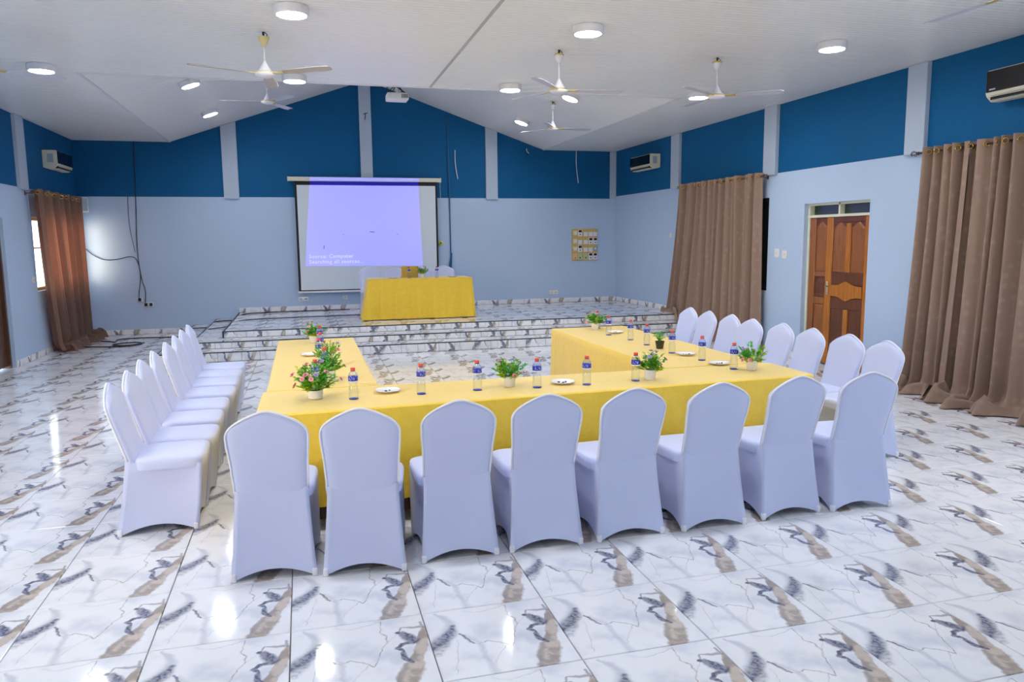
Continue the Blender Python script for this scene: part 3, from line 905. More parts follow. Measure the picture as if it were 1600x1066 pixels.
def chair_piping():
    bc = None
    pts = []
    n = 36
    zl = [.46 + (.80 - .46) * i / 10 for i in range(10)]
    WTp = [(.30, .190), (.46, .190), (.60, .195), (.76, .206), (.84, .209), (.95, .208)]
    zt = lambda s: .916 - .080 * (math.sqrt(s * s + .05) - .2236) / .80 - .056 * (1 - math.sqrt(max(0, 1 - abs(s) ** 5.5)))
    for z in zl: pts.append((-interp(WTp, z) + .002, linterp(YC_, z) - .014, z))
    for i in range(n + 1):
        s_ = -math.cos(PI * i / n)
        z = zt(s_)
        pts.append((s_ * (interp(WTp, z) - .002), linterp(YC_, z) - .014, z - .001))
    for z in reversed(zl): pts.append((interp(WTp, z) - .002, linterp(YC_, z) - .014, z))
    return MB().tube(pts, .0065, 6).mesh('piping', MT['pocket'], True)
link('piping', chair_piping(), CH)
link('seat_cover', chair_seat(), CH)
link('skirt', chair_skirt(), CH)
pk = chair_pocket()
for p in ((-.207, .0145), (.207, .0145), (.201, .447), (-.201, .447)):
    link('foot_pocket', pk, CH, (p[0], p[1], 0))
first = [True]
def chair(loc, rz, label, group):
    o = CH if first[0] else copy_tree(CH)
    first[0] = False
    o.location = loc; o.rotation_euler = (0, 0, rz)
    return tag(o, label, 'chair', group)
front = [(-.217, 4.035, -4), (.25, 3.965, -7), (.78, 4.003, 0), (1.285, 4.004, 0), (1.815, 4.012, 3), (2.365, 4.008, 1), (2.937, 4.05, 3), (3.447, 4.03, -3)]
for i, (x, y, a) in enumerate(front):
    chair((x, y, 0), R(a), 'white spandex covered chair, %s from the left in the row showing its backs' % ORD[i], 'chairs along the near side of the front table')
lefty = [5.13, 5.59, 6.10, 6.58, 7.12, 7.62, 8.11, 8.59]
for i, y in enumerate(lefty):
    chair((-1.155 + (-.008, .006, -.01, -.008, 0, -.004, -.01, -.014)[i], y, 0), R(-90 + (1, -1, 0, 2, 0, 1, -1, 0)[i]),
          'white spandex covered chair in the left-hand row, %s counting from the camera' % ORD[i], 'chairs along the left table')
righty = [5.17, 5.635, 6.125, 6.59, 7.05, 7.535, 8.0, 8.49]
for i, y in enumerate(righty):
    chair((4.56 + (0, .01, 0, 0, -.05, 0, -.02, .0)[i], y, 0), R(90 + (0, 2, -1, 0, 2, 0, -1, 1)[i]),
          'white spandex covered chair in the right-hand row, %s counting from the camera' % ORD[i], 'chairs along the right table')
for i, x in enumerate((1.245, 1.70, 2.25, 2.705)):
    chair((x, 15.06, ZS), R(180), 'white covered chair behind the stage table, %s from the left' % ORD[i], 'chairs behind the stage table')

# ================================================================== TABLES AND CLOTHS
def round_outline(corners, r, n=6):
    out = []
    m_ = len(corners)
    for i in range(m_):
        p = Vector(corners[i]); a = Vector(corners[i - 1]); b = Vector(corners[(i + 1) % m_])
        da = (a - p).normalized(); db = (b - p).normalized()
        for k in range(n + 1):
            t = k / n
            q = (p + da * r) * (1 - t) ** 2 + p * 2 * t * (1 - t) + (p + db * r) * t ** 2
            out.append((q, i))
    return [q for q, _ in out]
def resample(pts, step):
    res = []
    m_ = len(pts)
    for i in range(m_):
        a, b = pts[i], pts[(i + 1) % m_]
        l = (b - a).length; k = max(1, int(l / step))
        for j in range(k): res.append(a + (b - a) * j / k)
    return res
def cloth(name, label, corners, ztop, zhem, seed, flare=(.05, .05, .05, .05), fold=.016, scallop=.007, group=None, crease=()):
    """corners counter-clockwise from the near-left; flare per side (near, right, far, left)"""
    rng = random.Random(seed)
    loop = resample(round_outline(corners, .028, 4), .02)
    m_ = len(loop)
    ctr = sum((Vector(c) for c in corners), Vector((0, 0))) / 4
    nrm = []
    for i in range(m_):
        d = (loop[(i + 1) % m_] - loop[i - 1]).normalized()
        nrm.append(Vector((d.y, -d.x)))
    ph = [rng.uniform(0, 6.28) for _ in range(6)]
    s_ = 0
    ss = []
    for i in range(m_):
        ss.append(s_); s_ += (loop[(i + 1) % m_] - loop[i]).length
    sides = []
    for n_ in nrm:
        w_ = [max(0, -n_.y), max(0, n_.x), max(0, n_.y), max(0, -n_.x)]
        t = sum(w_)
        sides.append(sum(a * b for a, b in zip(w_, flare)) / t)
    rows = 11
    vs = []; fs = []
    for j in range(rows + 1):
        v = j / rows
        for i in range(m_):
            f = sides[i]
            wv = (.55 * math.sin(ss[i] * 9.3 + ph[0]) + .35 * math.sin(ss[i] * 21 + ph[1]) + .3 * math.sin(ss[i] * 4.1 + ph[2]) + .15 * math.sin(ss[i] * 47 + ph[3]))
            o_ = (f * (v ** 1.1) + fold * (v ** 1.3) * wv) if f > .001 else 0
            if j == 0: z = ztop - .0015
            else: z = ztop - .012 - (ztop - .012 - zhem) * ((j - 1) / (rows - 1)) if j > 1 else ztop - .010
            off = (.006 if j > 0 else 0) + o_
            if j == rows: z += -scallop * abs(math.sin(ss[i] * PI / .05))
            q = loop[i] + nrm[i] * off
            vs.append((q.x, q.y, max(z, zhem - .02)))
    for j in range(rows):
        for i in range(m_):
            i2 = (i + 1) % m_
            fs.append((j * m_ + i, j * m_ + i2, (j + 1) * m_ + i2, (j + 1) * m_ + i))
    # top: rings shrinking to the middle
    b = len(vs)
    ks = (.97, .8, .5, .2)
    prev = list(range(m_))
    for k in ks:
        cur = []
        for i in range(m_):
            q = ctr + (loop[i] - ctr) * k
            cur.append(len(vs)); vs.append((q.x, q.y, ztop))
        for i in range(m_):
            i2 = (i + 1) % m_
            fs.append((prev[i], prev[i2], cur[i2], cur[i]))
        prev = cur
    fs.append(tuple(prev))
    o = MB().add(vs, fs).build(name, MT['yellow'], None, 'auto')
    return tag(o, label, 'tablecloth', group)
def table(label, x0, x1, y0, y1, z0, ztop, panel=None, skew=0.0):
    t = thing('conference_table', label, 'table', ((x0 + x1) / 2, (y0 + y1) / 2, z0))
    hx, hy = (x1 - x0) / 2, (y1 - y0) / 2
    h = ztop - z0
    MB().poly([(-hx, -hy - skew), (hx, -hy + skew), (hx, hy), (-hx, hy)], 'z', h - .035, h - .004).build('tabletop', MT['table'], t)
    for sx in (-1, 1):
        for sy in (-1, 1):
            MB().bevbox(sx * (hx - .07) - .03, sx * (hx - .07) + .03, sy * (hy - .13) - .03, sy * (hy - .13) + .03, 0, h - .035, .004, 1).build('leg', MT['table'], t)
    if panel == 'x':
        MB().poly([(-hx + .04, -hy + .03 - skew), (hx - .04, -hy + .03 + skew), (hx - .04, -hy + .05 + skew), (-hx + .04, -hy + .05 - skew)], 'z', .05, h - .036).build('front_panel', MT['table'], t)
    if panel == 'y':
        MB().box(hx - .05, hx - .03, -hy + .04, hy - .04, .05, h - .035).build('front_panel', MT['table'], t)
    return t
ZT = .75
table('dark wooden table under the yellow cloth of the front row', -.28, 3.615, 4.78, 5.40, 0, ZT - .004, 'x', .08)
table('dark wooden table under the yellow cloth of the left row', -.245, .455, 5.46, 8.26, 0, ZT - .004)
table('dark wooden table under the yellow cloth of the right row', 2.755, 3.58, 5.46, 8.30, 0, ZT - .004)
table('dark wooden table under the yellow cloth on the stage', 1.13, 2.97, 13.80, 14.42, ZS, 1.095 - .004)
cloth('tablecloth', 'yellow damask cloth with scalloped hem on the front table', [(-.31, 4.665), (3.645, 4.835), (3.645, 5.425), (-.30, 5.425)], ZT, .165, 1, (.03, .03, 0, .02), .012, group='yellow tablecloths')
cloth('tablecloth', 'yellow damask cloth on the left table with a line of bottles', [(-.275, 5.447), (.478, 5.447), (.478, 8.28), (-.275, 8.28)], ZT, .10, 2, (0, .02, .03, .03), .012, group='yellow tablecloths')
cloth('tablecloth', 'yellow damask cloth on the right table below the brown curtain', [(2.73, 5.447), (3.61, 5.447), (3.61, 8.32), (2.73, 8.32)], ZT, .10, 3, (0, .03, .03, .012), .007, group='yellow tablecloths')
cloth('tablecloth', 'yellow cloth reaching the stage floor with bunched corners', [(1.11, 13.77), (2.985, 13.77), (2.985, 14.45), (1.11, 14.45)], 1.095, ZS + .012, 4, (.03, .07, .03, .11), .030, 0, group='yellow tablecloths')

# ================================================================== CEILING FANS
def fan(loc, ztop, zhub, ang, label, canopy='fan', ring='fan_gold'):
    t = thing('ceiling_fan', label, 'ceiling fan', (loc[0], loc[1], ztop), group='ceiling fans')
    h = zhub - ztop          # negative
    hk = MB().tube([(0, 0, 0), (0, 0, -.06)], .010, 8).build('hook', MT['rubber'], t)
    MB().tube([(.012, .01, 0), (.035, .0, -.025), (.02, -.01, -.055)], .004, 6).build('wire', MT['rubber'], hk)
    MB().lathe([(.0, -.045), (.045, -.045), (.048, -.052), (.044, -.075), (.030, -.105), (.016, -.13), (.0, -.13)], 20).build('canopy', MT[canopy], t, True)
    MB().lathe([(.046, -.043), (.052, -.047), (.052, -.056), (.046, -.059)], 20).build('canopy_ring', MT[ring], t, True)
    MB().tube([(0, 0, -.12), (0, 0, h + .08)], .010, 10).build('rod', MT['fan'], t, True)
    MB().lathe([(.0, h + .115), (.014, h + .115), (.022, h + .09), (.040, h + .055), (.055, h + .03), (.060, h + .01), (.0, h + .01)], 24).build('motor_cover', MT['fan'], t, True)
    MB().lathe([(.0, h + .012), (.085, h + .010), (.094, h), (.094, h - .012), (.085, h - .024), (.05, h - .036), (.0, h - .040)], 28).build('motor', MT['fan'], t, True)
    MB().lathe([(.090, h + .008), (.098, h + .003), (.098, h - .003), (.090, h - .006)], 28).build('trim_ring', MT[ring], t, True)
    for a in ang:
        rot = Matrix.Translation((0, 0, h + .002)) @ Matrix.Rotation(R(a), 4, 'Z') @ Matrix.Rotation(R(-8), 4, 'X')
        b = MB()
        prof = [(.16, .034), (.22, .046), (.34, .056), (.5, .060), (.62, .060), (.665, .054), (.69, .036)]
        vs = []
        for x, w_ in prof:
            for yy, zz in ((-w_, -.004), (0, .004), (w_, -.004), (w_, -.007), (0, .001), (-w_, -.007)):
                vs.append(rot @ Vector((x, yy, zz)))
        n = 6
        fs = [(i * n + k, i * n + (k + 1) % n, (i + 1) * n + (k + 1) % n, (i + 1) * n + k) for i in range(len(prof) - 1) for k in range(n)]
        fs += [tuple(range(n)), tuple(range((len(prof) - 1) * n, len(prof) * n))]
        b.add(vs, fs)
        bl = b.build('blade', MT['blade_aged' if canopy == 'fan_cream' else 'blade'], t, 'auto')
        MB().box(.07, .20, -.022, .022, -.010, -.004, M=rot).build('blade_bracket', MT[ring], bl)
    return t
vz = lambda x: ZC + SLOPE * (min(x - KL, KR - x))
fan((-.26, 7.735), ZC, 3.33, (-158, -33, 86), 'white ceiling fan with aged cream canopy, left of the grey ceiling joint', 'fan_cream', 'fan_cream')
fan((2.64, 7.767), ZC, 3.30, (118, -2, -128), 'white and gold ceiling fan on the flat ceiling between two round lamps', 'fan')
fan((4.425, 7.705), ZC, 3.30, (-34, 92, -146), 'white and gold ceiling fan nearest the right wall blue panels', 'fan')
fan((-.408, 12.5), vz(-.408), 3.88, (178, 62, -58), 'white ceiling fan in the vault left of the projector', 'fan')
fan((4.16, 12.57), vz(4.16), 3.62, (124, -118, 2), 'white ceiling fan in the vault above the stage on the right', 'fan')
fan((-2.68, 8.02), ZC, 3.33, (35, 155, -85), 'white ceiling fan at the left edge, only a blade tip showing', 'fan')
fan((4.57, 4.20), ZC, 3.33, (93, -27, -147), 'white ceiling fan at the top right edge, mostly out of view', 'fan')

# ================================================================== CEILING LAMPS
def lamp(p, label, n=(0, 0, 1)):
    t = thing('ceiling_lamp', label, 'ceiling lamp', p, group='round ceiling lamps')
    t.rotation_mode = 'QUATERNION'
    t.rotation_quaternion = Vector((0, 0, 1)).rotation_difference(Vector(n))
    MB().lathe([(.128, 0), (.142, -.003), (.142, -.064), (.138, -.070), (.122, -.072), (.119, -.055)], 36).build('rim', MT['white'], t, 'auto')
    MB().lathe([(.119, -.055), (.117, -.062), (.1, -.066)], 16).build('diffuser', MT['lamp'], t)
    return t
names = {(0, 0): 'above the left table, nearest the camera', (1, 0): 'above the right table, nearest the camera', (2, 0): 'nearest the right wall',
         (-1, 1): 'at the far left of the flat ceiling', (0, 1): 'beside the cream fan at the vault edge', (1, 1): 'at the vault edge, left of the gold fan', (2, 1): 'behind the right-hand fan'}
for i in (-1, 0, 1, 2):
    for j in (-1, 0, 1):
        x, y = 2.615 * i + .0 - (.03 if i < 0 else 0), 6.87 + 2.75 * j - (.0 if j < 1 else .02 * i)
        if (i, j) in names: lb = 'lit round lamp on the flat ceiling ' + names[(i, j)]
        elif (i, j) == (-1, 0): lb = 'lit round lamp on the flat ceiling beyond the left edge'
        else: lb = 'lit round lamp on the flat ceiling just above the frame, %s from the left' % ORD[i + 1]
        lamp((x, y, ZC), lb)
nl = Vector((-SLOPE, 0, 1)).normalized(); nr_ = Vector((SLOPE, 0, 1)).normalized()
lamp((-1.44, 11.95, vz(-1.44)), 'lit round lamp on the left vault slope nearest the flat ceiling', nl)
lamp((-1.45, 14.5, vz(-1.45)), 'lit round lamp on the left vault slope nearest the back wall', nl)
lamp((4.22, 11.82, vz(4.22)), 'lit round lamp on the right vault slope behind the gold fan', nr_)
lamp((4.18, 14.5, vz(4.18)), 'lit round lamp on the right vault slope nearest the back wall', nr_)

# ================================================================== CURTAINS
def curtain(label, xw, sg, top, bot, ztop, zb, nf, seed, pool, m_, group, rings=True, gapamp=1.0):
    """xw wall plane, sg direction into the room; top=(ya,yb) on the rod, bot=(yc,yd) at the hem; zb(y)->hem height"""
    rng = random.Random(seed)
    ya, yb = top; yc, yd = bot
    ph = [rng.uniform(0, 6.28) for _ in range(8)]
    nu, nv = nf * 16, 46
    def phase(u): return 2 * PI * nf * (u + .026 * math.sin(2 * PI * u * 2.3 + ph[0]) + .006 * math.sin(2 * PI * u * 5.1 + ph[1]))
    def fn(u, v):
        z0 = zb(yc + (yd - yc) * u)
        vv = min(v / .90, 1.0)
        q = max(0, (v - .90) / .10)
        y = (ya + (yb - ya) * u) * (1 - vv ** 1.4) + (yc + (yd - yc) * u) * vv ** 1.4
        z = ztop + (z0 + .012 - ztop) * vv
        amp = .066 * (1 + .45 * math.sin(2 * PI * u * 3 + ph[2])) * (1 + .35 * vv * math.sin(2 * PI * u * 1.7 + ph[3]))
        s_ = math.sin(phase(u) + .5 * vv * math.sin(7 * u + ph[4]))
        s_ = math.copysign(abs(s_) ** .75, s_)
        x = .135 + amp * s_ * gapamp + .03 * vv * math.sin(2 * PI * u * 1.3 + ph[5])
        x = max(x, .02)
        y += .018 * vv * math.sin(phase(u) * .5 + ph[6])
        if vv > .93:
            k = (vv - .93) / .07
            x += pool * .35 * k * k * (.6 + .4 * math.sin(9 * u + ph[7]))
        if q > 0:
            x += pool * q * (.65 + .3 * math.sin(phase(u) * .5 + ph[1]))
            z = z0 + .012 + (.03 * pool / .2 * (1 + math.sin(phase(u) * .37 + 5 * q + ph[2])) + .13) * math.sin(PI * q) * (.55 + .45 * math.sin(phase(u) * .5 + 3 * q + ph[3])) * (1 if pool > .05 else .2)
        return (xw + sg * x, y, z)
    o = thing('curtain', label, 'curtain', (xw + sg * .125, (ya + yb) / 2, 0), group=group)
    mb = MB().grid(fn, nu, nv)
    mb.v = [(p[0] - o.location[0], p[1] - o.location[1], p[2]) for p in mb.v]
    mb.build('drape', m_, o, True)
    if rings:
        for k in range(nf):
            # eyelet where the sheet crosses the rod on its way back to the wall
            uu = min(range(0, nu + 1), key=lambda i: abs(math.remainder(phase(i / nu) - (2 * PI * k + PI * .12), 2 * PI * nf * 1.0)))
            p = fn(uu / nu, .018)
            rg = MB()
            c = Vector((p[0] - o.location[0] + sg * .004, p[1] - o.location[1] - .012, ztop - .055))
            n = 14
            pts = [c + Vector((.024 * math.cos(2 * PI * i / n) * sg, .014 * math.cos(2 * PI * i / n), .027 * math.sin(2 * PI * i / n))) for i in range(n + 1)]
            rg.tube(pts, .0065, 6)
            rg.build('eyelet', MT['brass'], o, True)
    return o
def rod(label, xw, sg, ya, yb, z, group='curtain rods'):
    x = xw + sg * .13
    o = thing('curtain_rod', label, 'curtain rod', (x, (ya + yb) / 2, z), group=group)
    h = (yb - ya) / 2
    MB().tube([(0, -h, 0), (0, h, 0)], .013, 10).build('pole', MT['rod'], o, True)
    for s_ in (-1, 1):
        f = MB()
        f.lathe([(.0, 0), (.018, 0), (.020, .01), (.018, .03), (.0, .03)], 12, M=Matrix.Translation((0, s_ * h, 0)) @ Matrix.Rotation(-s_ * PI / 2, 4, 'X'))
        for k in range(4):
            a = k * PI / 2 + .4
            f.tube(chaikin([(0, s_ * (h + .03), 0), (.034 * math.cos(a), s_ * (h + .055), .034 * math.sin(a)), (.034 * math.cos(a + .6), s_ * (h + .085), .034 * math.sin(a + .6)), (0, s_ * (h + .115), 0)], 2), .004, 6)
        f.lathe([(.0, 0), (.007, .008), (.0, .02)], 8, M=Matrix.Translation((0, s_ * (h + .112), 0)) @ Matrix.Rotation(-s_ * PI / 2, 4, 'X'))
        f.build('finial', MT['rod'], o, True)
        MB().tube([(-sg * .13, s_ * (h - .05), -.02), (0, s_ * (h - .05), -.015)], .008, 8).bevbox(-sg * .13 - .006, -sg * .13 + .006, s_ * (h - .05) - .02, s_ * (h - .05) + .02, -.05, .02, .002, 1).build('bracket', MT['rod'], o)
    return o
def stage_floor(y):
    return 0.0 if y < 12.03 else STEP[0][2] if y < 12.43 else STEP[1][2] if y < 12.90 else ZS
def soft_floor(y):
    return max(0, sum(stage_floor(y + d) for d in (-.0, .03, .06, .10)) / 4 - 0) if y > 11.9 else 0
ZRd = 2.735
rod('bronze curtain rod on the right wall between two pilasters', XR, -1, 10.33, 12.95, ZRd - .05)
curtain('taupe curtain right of the overlap, beside the wooden door', XR, -1, (10.36, 11.60), (10.30, 11.72), ZRd, soft_floor, 7, 5, .05, MT['curtain'], 'long taupe curtains')
curtain('taupe curtain on the right wall whose hem spreads onto the stage', XR, -1, (11.62, 12.90), (11.74, 13.35), ZRd, stage_floor, 7, 6, .10, MT['curtain'], 'long taupe curtains')
rod('bronze curtain rod at the right edge with curled finial', XR, -1, 4.55, 7.28, ZRd - .05)
curtain('taupe curtain at the right, pooled on the floor beside the wooden door wall', XR, -1, (6.56, 7.25), (6.66, 7.40), ZRd, lambda y: 0.0, 5, 7, .26, MT['curtain'], 'long taupe curtains')
curtain('taupe curtain cut off by the right edge, pooled widest on the floor', XR, -1, (4.7, 6.60), (4.7, 6.70), ZRd, lambda y: 0.0, 11, 8, .34, MT['curtain'], 'long taupe curtains')
ZLd = 2.62
rod('dark curtain rod on the left wall near the stage corner', XL, 1, 13.42, 15.95, ZLd - .05)
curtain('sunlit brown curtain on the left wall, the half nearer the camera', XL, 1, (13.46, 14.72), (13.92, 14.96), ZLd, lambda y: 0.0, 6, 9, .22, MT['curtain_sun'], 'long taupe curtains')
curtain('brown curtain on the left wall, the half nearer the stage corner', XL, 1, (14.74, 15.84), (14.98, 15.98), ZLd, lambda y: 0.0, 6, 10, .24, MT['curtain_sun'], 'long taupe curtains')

# ================================================================== AIR CONDITIONERS
def aircon(label, xw, sg, yc, zc, ln=.90, h=.30, d=.22):
    o = thing('air_conditioner', label, 'air conditioner', (xw, yc, zc), group='wall air conditioners')
    prof = [(0, -h / 2 + .02), (.05, -h / 2), (d - .07, -h / 2), (d - .015, -h / 2 + .045), (d, -h / 2 + .075), (d, h / 2 - .03), (d - .02, h / 2), (0, h / 2)]
    MB().poly([(sg * a, b) for a, b in prof], 'y', -ln / 2, ln / 2).build('body', MT['cream'], o)
    fp = MB().bevbox(min(sg * d, sg * (d + .012)), max(sg * d, sg * (d + .012)), -ln / 2 + .008, ln / 2 - .008, -h / 2 + .085, h / 2 - .012, .004, 1).build('front_panel', MT['black'], o)
    MB().box(min(sg * (d + .0115), sg * (d + .0135)), max(sg * (d + .0115), sg * (d + .0135)), ln / 2 - .12, ln / 2 - .05, -h / 2 + .10, -h / 2 + .115).build('badge', MT['chrome'], fp)
    MB().box(min(sg * (d - .085), sg * (d - .008)), max(sg * (d - .085), sg * (d - .008)), -ln / 2 + .05, ln / 2 - .05, -h / 2 + .010, -h / 2 + .05).build('outlet', MT['dark'], o)
    for k in range(2):
        z = -h / 2 + .012 + k * .030
        MB().bevbox(min(sg * (d - .10 + k * .05), sg * (d - .01 + k * .018)), max(sg * (d - .10 + k * .05), sg * (d - .01 + k * .018)), -ln / 2 + .055, ln / 2 - .055, z - .004, z + .002, .001, 1).build('louver', MT['cream'], o)
    MB().box(min(sg * (.07), sg * (.16)), max(sg * .07, sg * .16), -ln / 2 - .0015, -ln / 2 + .004, -.05, .09).build('side_sticker', MT['steel_grey'], o)
    return o
aircon('small black-fronted air conditioner on the left wall above the curtain', XL, 1, 14.90, 3.165, .86, .30)
aircon('small black-fronted air conditioner on the right wall above the stage', XR, -1, 14.52, 3.275, .94, .28)
aircon('black-fronted air conditioner above the right-edge curtain', XR, -1, 5.86, 3.235, 1.0, .30)

# ================================================================== SCREEN, PROJECTOR
YSC = YB - .12
ps = thing('projection_screen', 'pull-down projection screen with black border and violet image', 'screen', (1.34, YSC, .72))
ps.location = (0, YSC, 0)
MB().bevbox(-.215, 2.86, -.05, .05, 2.975, 3.06, .012, 2).build('case', MT['cream'], ps)
for x in (-.215, 2.86):
    MB().bevbox(x - .012, x + .012, -.055, .055, 2.97, 3.066, .006, 1).build('end_cap', MT['frame'], ps)
    MB().box(x - .01 - (.0 if x < 0 else .03), x + .03 - (.0 if x < 0 else .03), -.02, .12, 3.06, 3.075).build('bracket', MT['dark'], ps)
fab = MB().box(-.10, 2.79, -.002, .002, .76, 2.975).build('black_border', MT['black'], ps)
fab.data.materials[0] = MT['dark']
MB().box(-.055, 2.75, -.004, -.001, .785, 2.90).build('white_surface', MT['screen'], ps)
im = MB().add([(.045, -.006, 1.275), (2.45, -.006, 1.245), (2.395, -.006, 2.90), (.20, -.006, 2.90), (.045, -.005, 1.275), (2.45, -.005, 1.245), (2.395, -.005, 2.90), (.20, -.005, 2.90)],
              [(0, 1, 2, 3), (7, 6, 5, 4), (0, 1, 5, 4), (1, 2, 6, 5), (2, 3, 7, 6), (3, 0, 4, 7)]).build('projected_glow', MT['projimg'], ps)  # glowing quad stands in for the projector's beam
MB().bevbox(-.12, 2.81, -.018, .018, .725, .765, .008, 2).build('bottom_bar', MT['white'], ps)
def text_mesh(txt, size, mat_, parent, loc, ext=.0008):
    cu = bpy.data.curves.new('text', 'FONT'); cu.body = txt; cu.size = size; cu.extrude = ext; cu.resolution_u = 2
    cu.space_character = 1.12; cu.offset = size * .012
    to = bpy.data.objects.new('text_tmp', cu); C.objects.link(to)
    dg = bpy.context.evaluated_depsgraph_get()
    me = bpy.data.meshes.new_from_object(to.evaluated_get(dg))
    bpy.data.objects.remove(to)
    me.materials.clear(); me.materials.append(mat_)
    return link('lettering', me, parent, loc, (R(90), 0, 0))
MB().box(.205, 2.40, -.0062, -.004, 2.902, 2.974).build('projected_glow', MT['projdark'], ps)  # painted spill of projector light over the black border
MB().box(.21, 2.405, -.0525, -.0495, 2.987, 3.05).build('projected_glow', MT['projimg'], ps)  # painted spill of projector light over the case
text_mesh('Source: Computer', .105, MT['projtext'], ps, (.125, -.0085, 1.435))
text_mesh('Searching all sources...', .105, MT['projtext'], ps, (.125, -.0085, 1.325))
for x, z, w_, h_ in ((1.36, 1.955, .10, .012), (.42, 1.62, .012, .07), (.82, 1.90, .02, .012), (1.92, 1.905, .02, .012)):
    MB().box(x, x + w_, -.0072, -.0062, z, z + h_, M=Matrix.Translation((x, 0, z)) @ Matrix.Rotation(R(6), 4, 'Y') @ Matrix.Translation((-x, 0, -z))).build('scuff_mark', MT['mark'], ps)
MB().tube([(2.85, -.03, 2.97), (2.855, -.03, 2.62)], .003, 5).build('pull_cord', MT['white'], ps)

pj = thing('projector', 'white projector hanging on a wire mount below the vault ridge', 'projector', (1.42, 11.45, 3.83))
MB().bevbox(-.155, .155, -.13, .13, -.055, .045, .02, 3).build('body', MT['white'], pj, 'auto')
MB().lathe([(.0, 0), (.036, 0), (.036, .02), (.028, .022), (.0, .012)], 18, M=Matrix.Translation((-.06, .128, 0)) @ Matrix.Rotation(R(-90), 4, 'X')).build('lens', MT['black'], pj, 'auto')
for k in range(5):
    MB().box(.05 + k * .02, .06 + k * .02, -.1315, -.128, -.03, .025).build('vent_slot', MT['dark'], pj)
MB().box(-.035, .035, -.035, .035, .045, .06).tube([(0, 0, .055), (0, 0, ZR - 3.83 - .02)], .016, 10).build('mount_pole', MT['white'], pj)
for k in range(4):
    a = k * PI / 2 + .5
    MB().tube(chaikin([(0, 0, .16), (.10 * math.cos(a), .10 * math.sin(a), .11), (.12 * math.cos(a), .10 * math.sin(a), .045)], 2), .006, 6).build('mount_arm', MT['rubber'], pj)
MB().tube(chaikin([(-.12, -.05, .045), (-.16, -.05, .13), (-.05, -.04, .16), (.06, -.05, .09), (.13, -.04, .05)], 3), .006, 6).build('cable', MT['rubber'], pj)

# ================================================================== WALL FITTINGS
def socket(label, p, axis, w_=.16, h_=.085, n=2, name='wall_socket', plug=False):
    """axis: unit direction the plate faces"""
    ang = {(0, -1): 0, (-1, 0): -PI / 2, (1, 0): PI / 2}[axis]
    o = thing(name, label, 'socket' if 'socket' in name else 'light switch', p, ang)
    MB().bevbox(-w_ / 2, w_ / 2, -.012, 0, -h_ / 2, h_ / 2, .004, 2).build('plate', MT['white'], o, 'auto')
    for k in range(n):
        x = (k - (n - 1) / 2) * w_ / max(n, 1)
        MB().bevbox(x - .022, x + .022, -.0155, -.011, -.022, .022, .003, 1).build('rocker' if 'switch' in name else 'insert', MT['cream'], o)
        if plug: MB().bevbox(x - .025, x + .025, -.06, -.0155, -.03, .03, .008, 2).build('plug', MT['rubber'], o)
        elif 'socket' in name:
            for dx, dz in ((-.010, -.006), (.010, -.006), (0, .010)):
                MB().box(x + dx - .003, x + dx + .003, -.0162, -.0154, dz - .004, dz + .004).build('pin_hole', MT['dark'], o)
    return o
socket('white double socket on the wall below the left end of the screen', (-.02, YB, .60), (0, -1), .20, .09, 2)
socket('white single socket on the wall below the screen beside the stage table', (.82, YB, .61), (0, -1), .10, .085, 1)
socket('white double socket on the back wall below the pinned board side', (5.40, YB, .59), (0, -1), .20, .09, 2)
socket('white double socket with two black plugs at the back wall left', (-2.95, YB, .58), (0, -1), .18, .09, 2, plug=True)
socket('white socket with a black plug where the hanging cables end', (-3.10, YB, .68), (0, -1), .10, .085, 1, plug=True)
socket('white thermostat box left of the wooden door', (XR, 10.08, 1.53), (-1, 0), .12, .13, 1, name='wall_switch')
socket('white light switch nearest the wooden door', (XR, 9.89, 1.51), (-1, 0), .12, .12, 1, name='wall_switch')
socket('small white switch on the right wall beside the far curtain', (XR, 13.55, 1.82), (-1, 0), .09, .09, 1, name='wall_switch')
socket('white light switch on the left wall below the thin conduit', (XL, 13.47, 1.22), (1, 0), .14, .09, 2, name='wall_switch')
tag(MB().box(XL, XL + .022, 13.585, 13.615, 2.55, 3.68).box(XL, XL + .018, 13.555, 13.58, 1.27, 2.6).build('cable_conduit', MT['conduit']), 'thin pale blue cable conduit running down the left wall pilaster', 'conduit')
tag(MB().tube([(3.05, YB - .02, 4.35), (3.07, YB - .02, 2.66)], .014, 8).tube([(3.07, YB - .02, 2.70), (3.075, YB - .02, 1.45)], .012, 8).build('cable_conduit', MT['conduit_d']), 'thin blue cable conduit down the back wall right of the screen', 'conduit')
tag(MB().tube(chaikin([(3.085, YB - .02, 1.5), (3.07, YB - .02, 1.2), (3.09, YB - .03, ZS + .12)]), .022, 8).tube(chaikin([(3.075, YB - .03, 1.46), (3.02, YB - .03, 1.1), (3.0, YB - .03, ZS + .12)]), .010, 8).build('cable_bundle', MT['conduit_d']), 'dark blue bundle of cables hanging below the conduit behind the stage table', 'cable')
MBw = MB().lathe([(.0, 0), (.055, 0), (.06, .012), (.048, .035), (.02, .05), (0, .052)], 20, M=Matrix.Translation((2.86, YB, 1.71)) @ Matrix.Rotation(R(90), 4, 'X'))
bell = thing('wall_bell', 'round pale lime wall fixture right of the screen', 'wall fixture', (0, 0, 0))
MBw.build('dome', MT['lime_ball'], bell, True)
MB().lathe([(.0, 0), (.016, 0), (.014, .012), (0, .014)], 12, M=Matrix.Translation((2.86, YB - .048, 1.71)) @ Matrix.Rotation(R(90), 4, 'X')).build('centre', MT['dark'], bell, True)
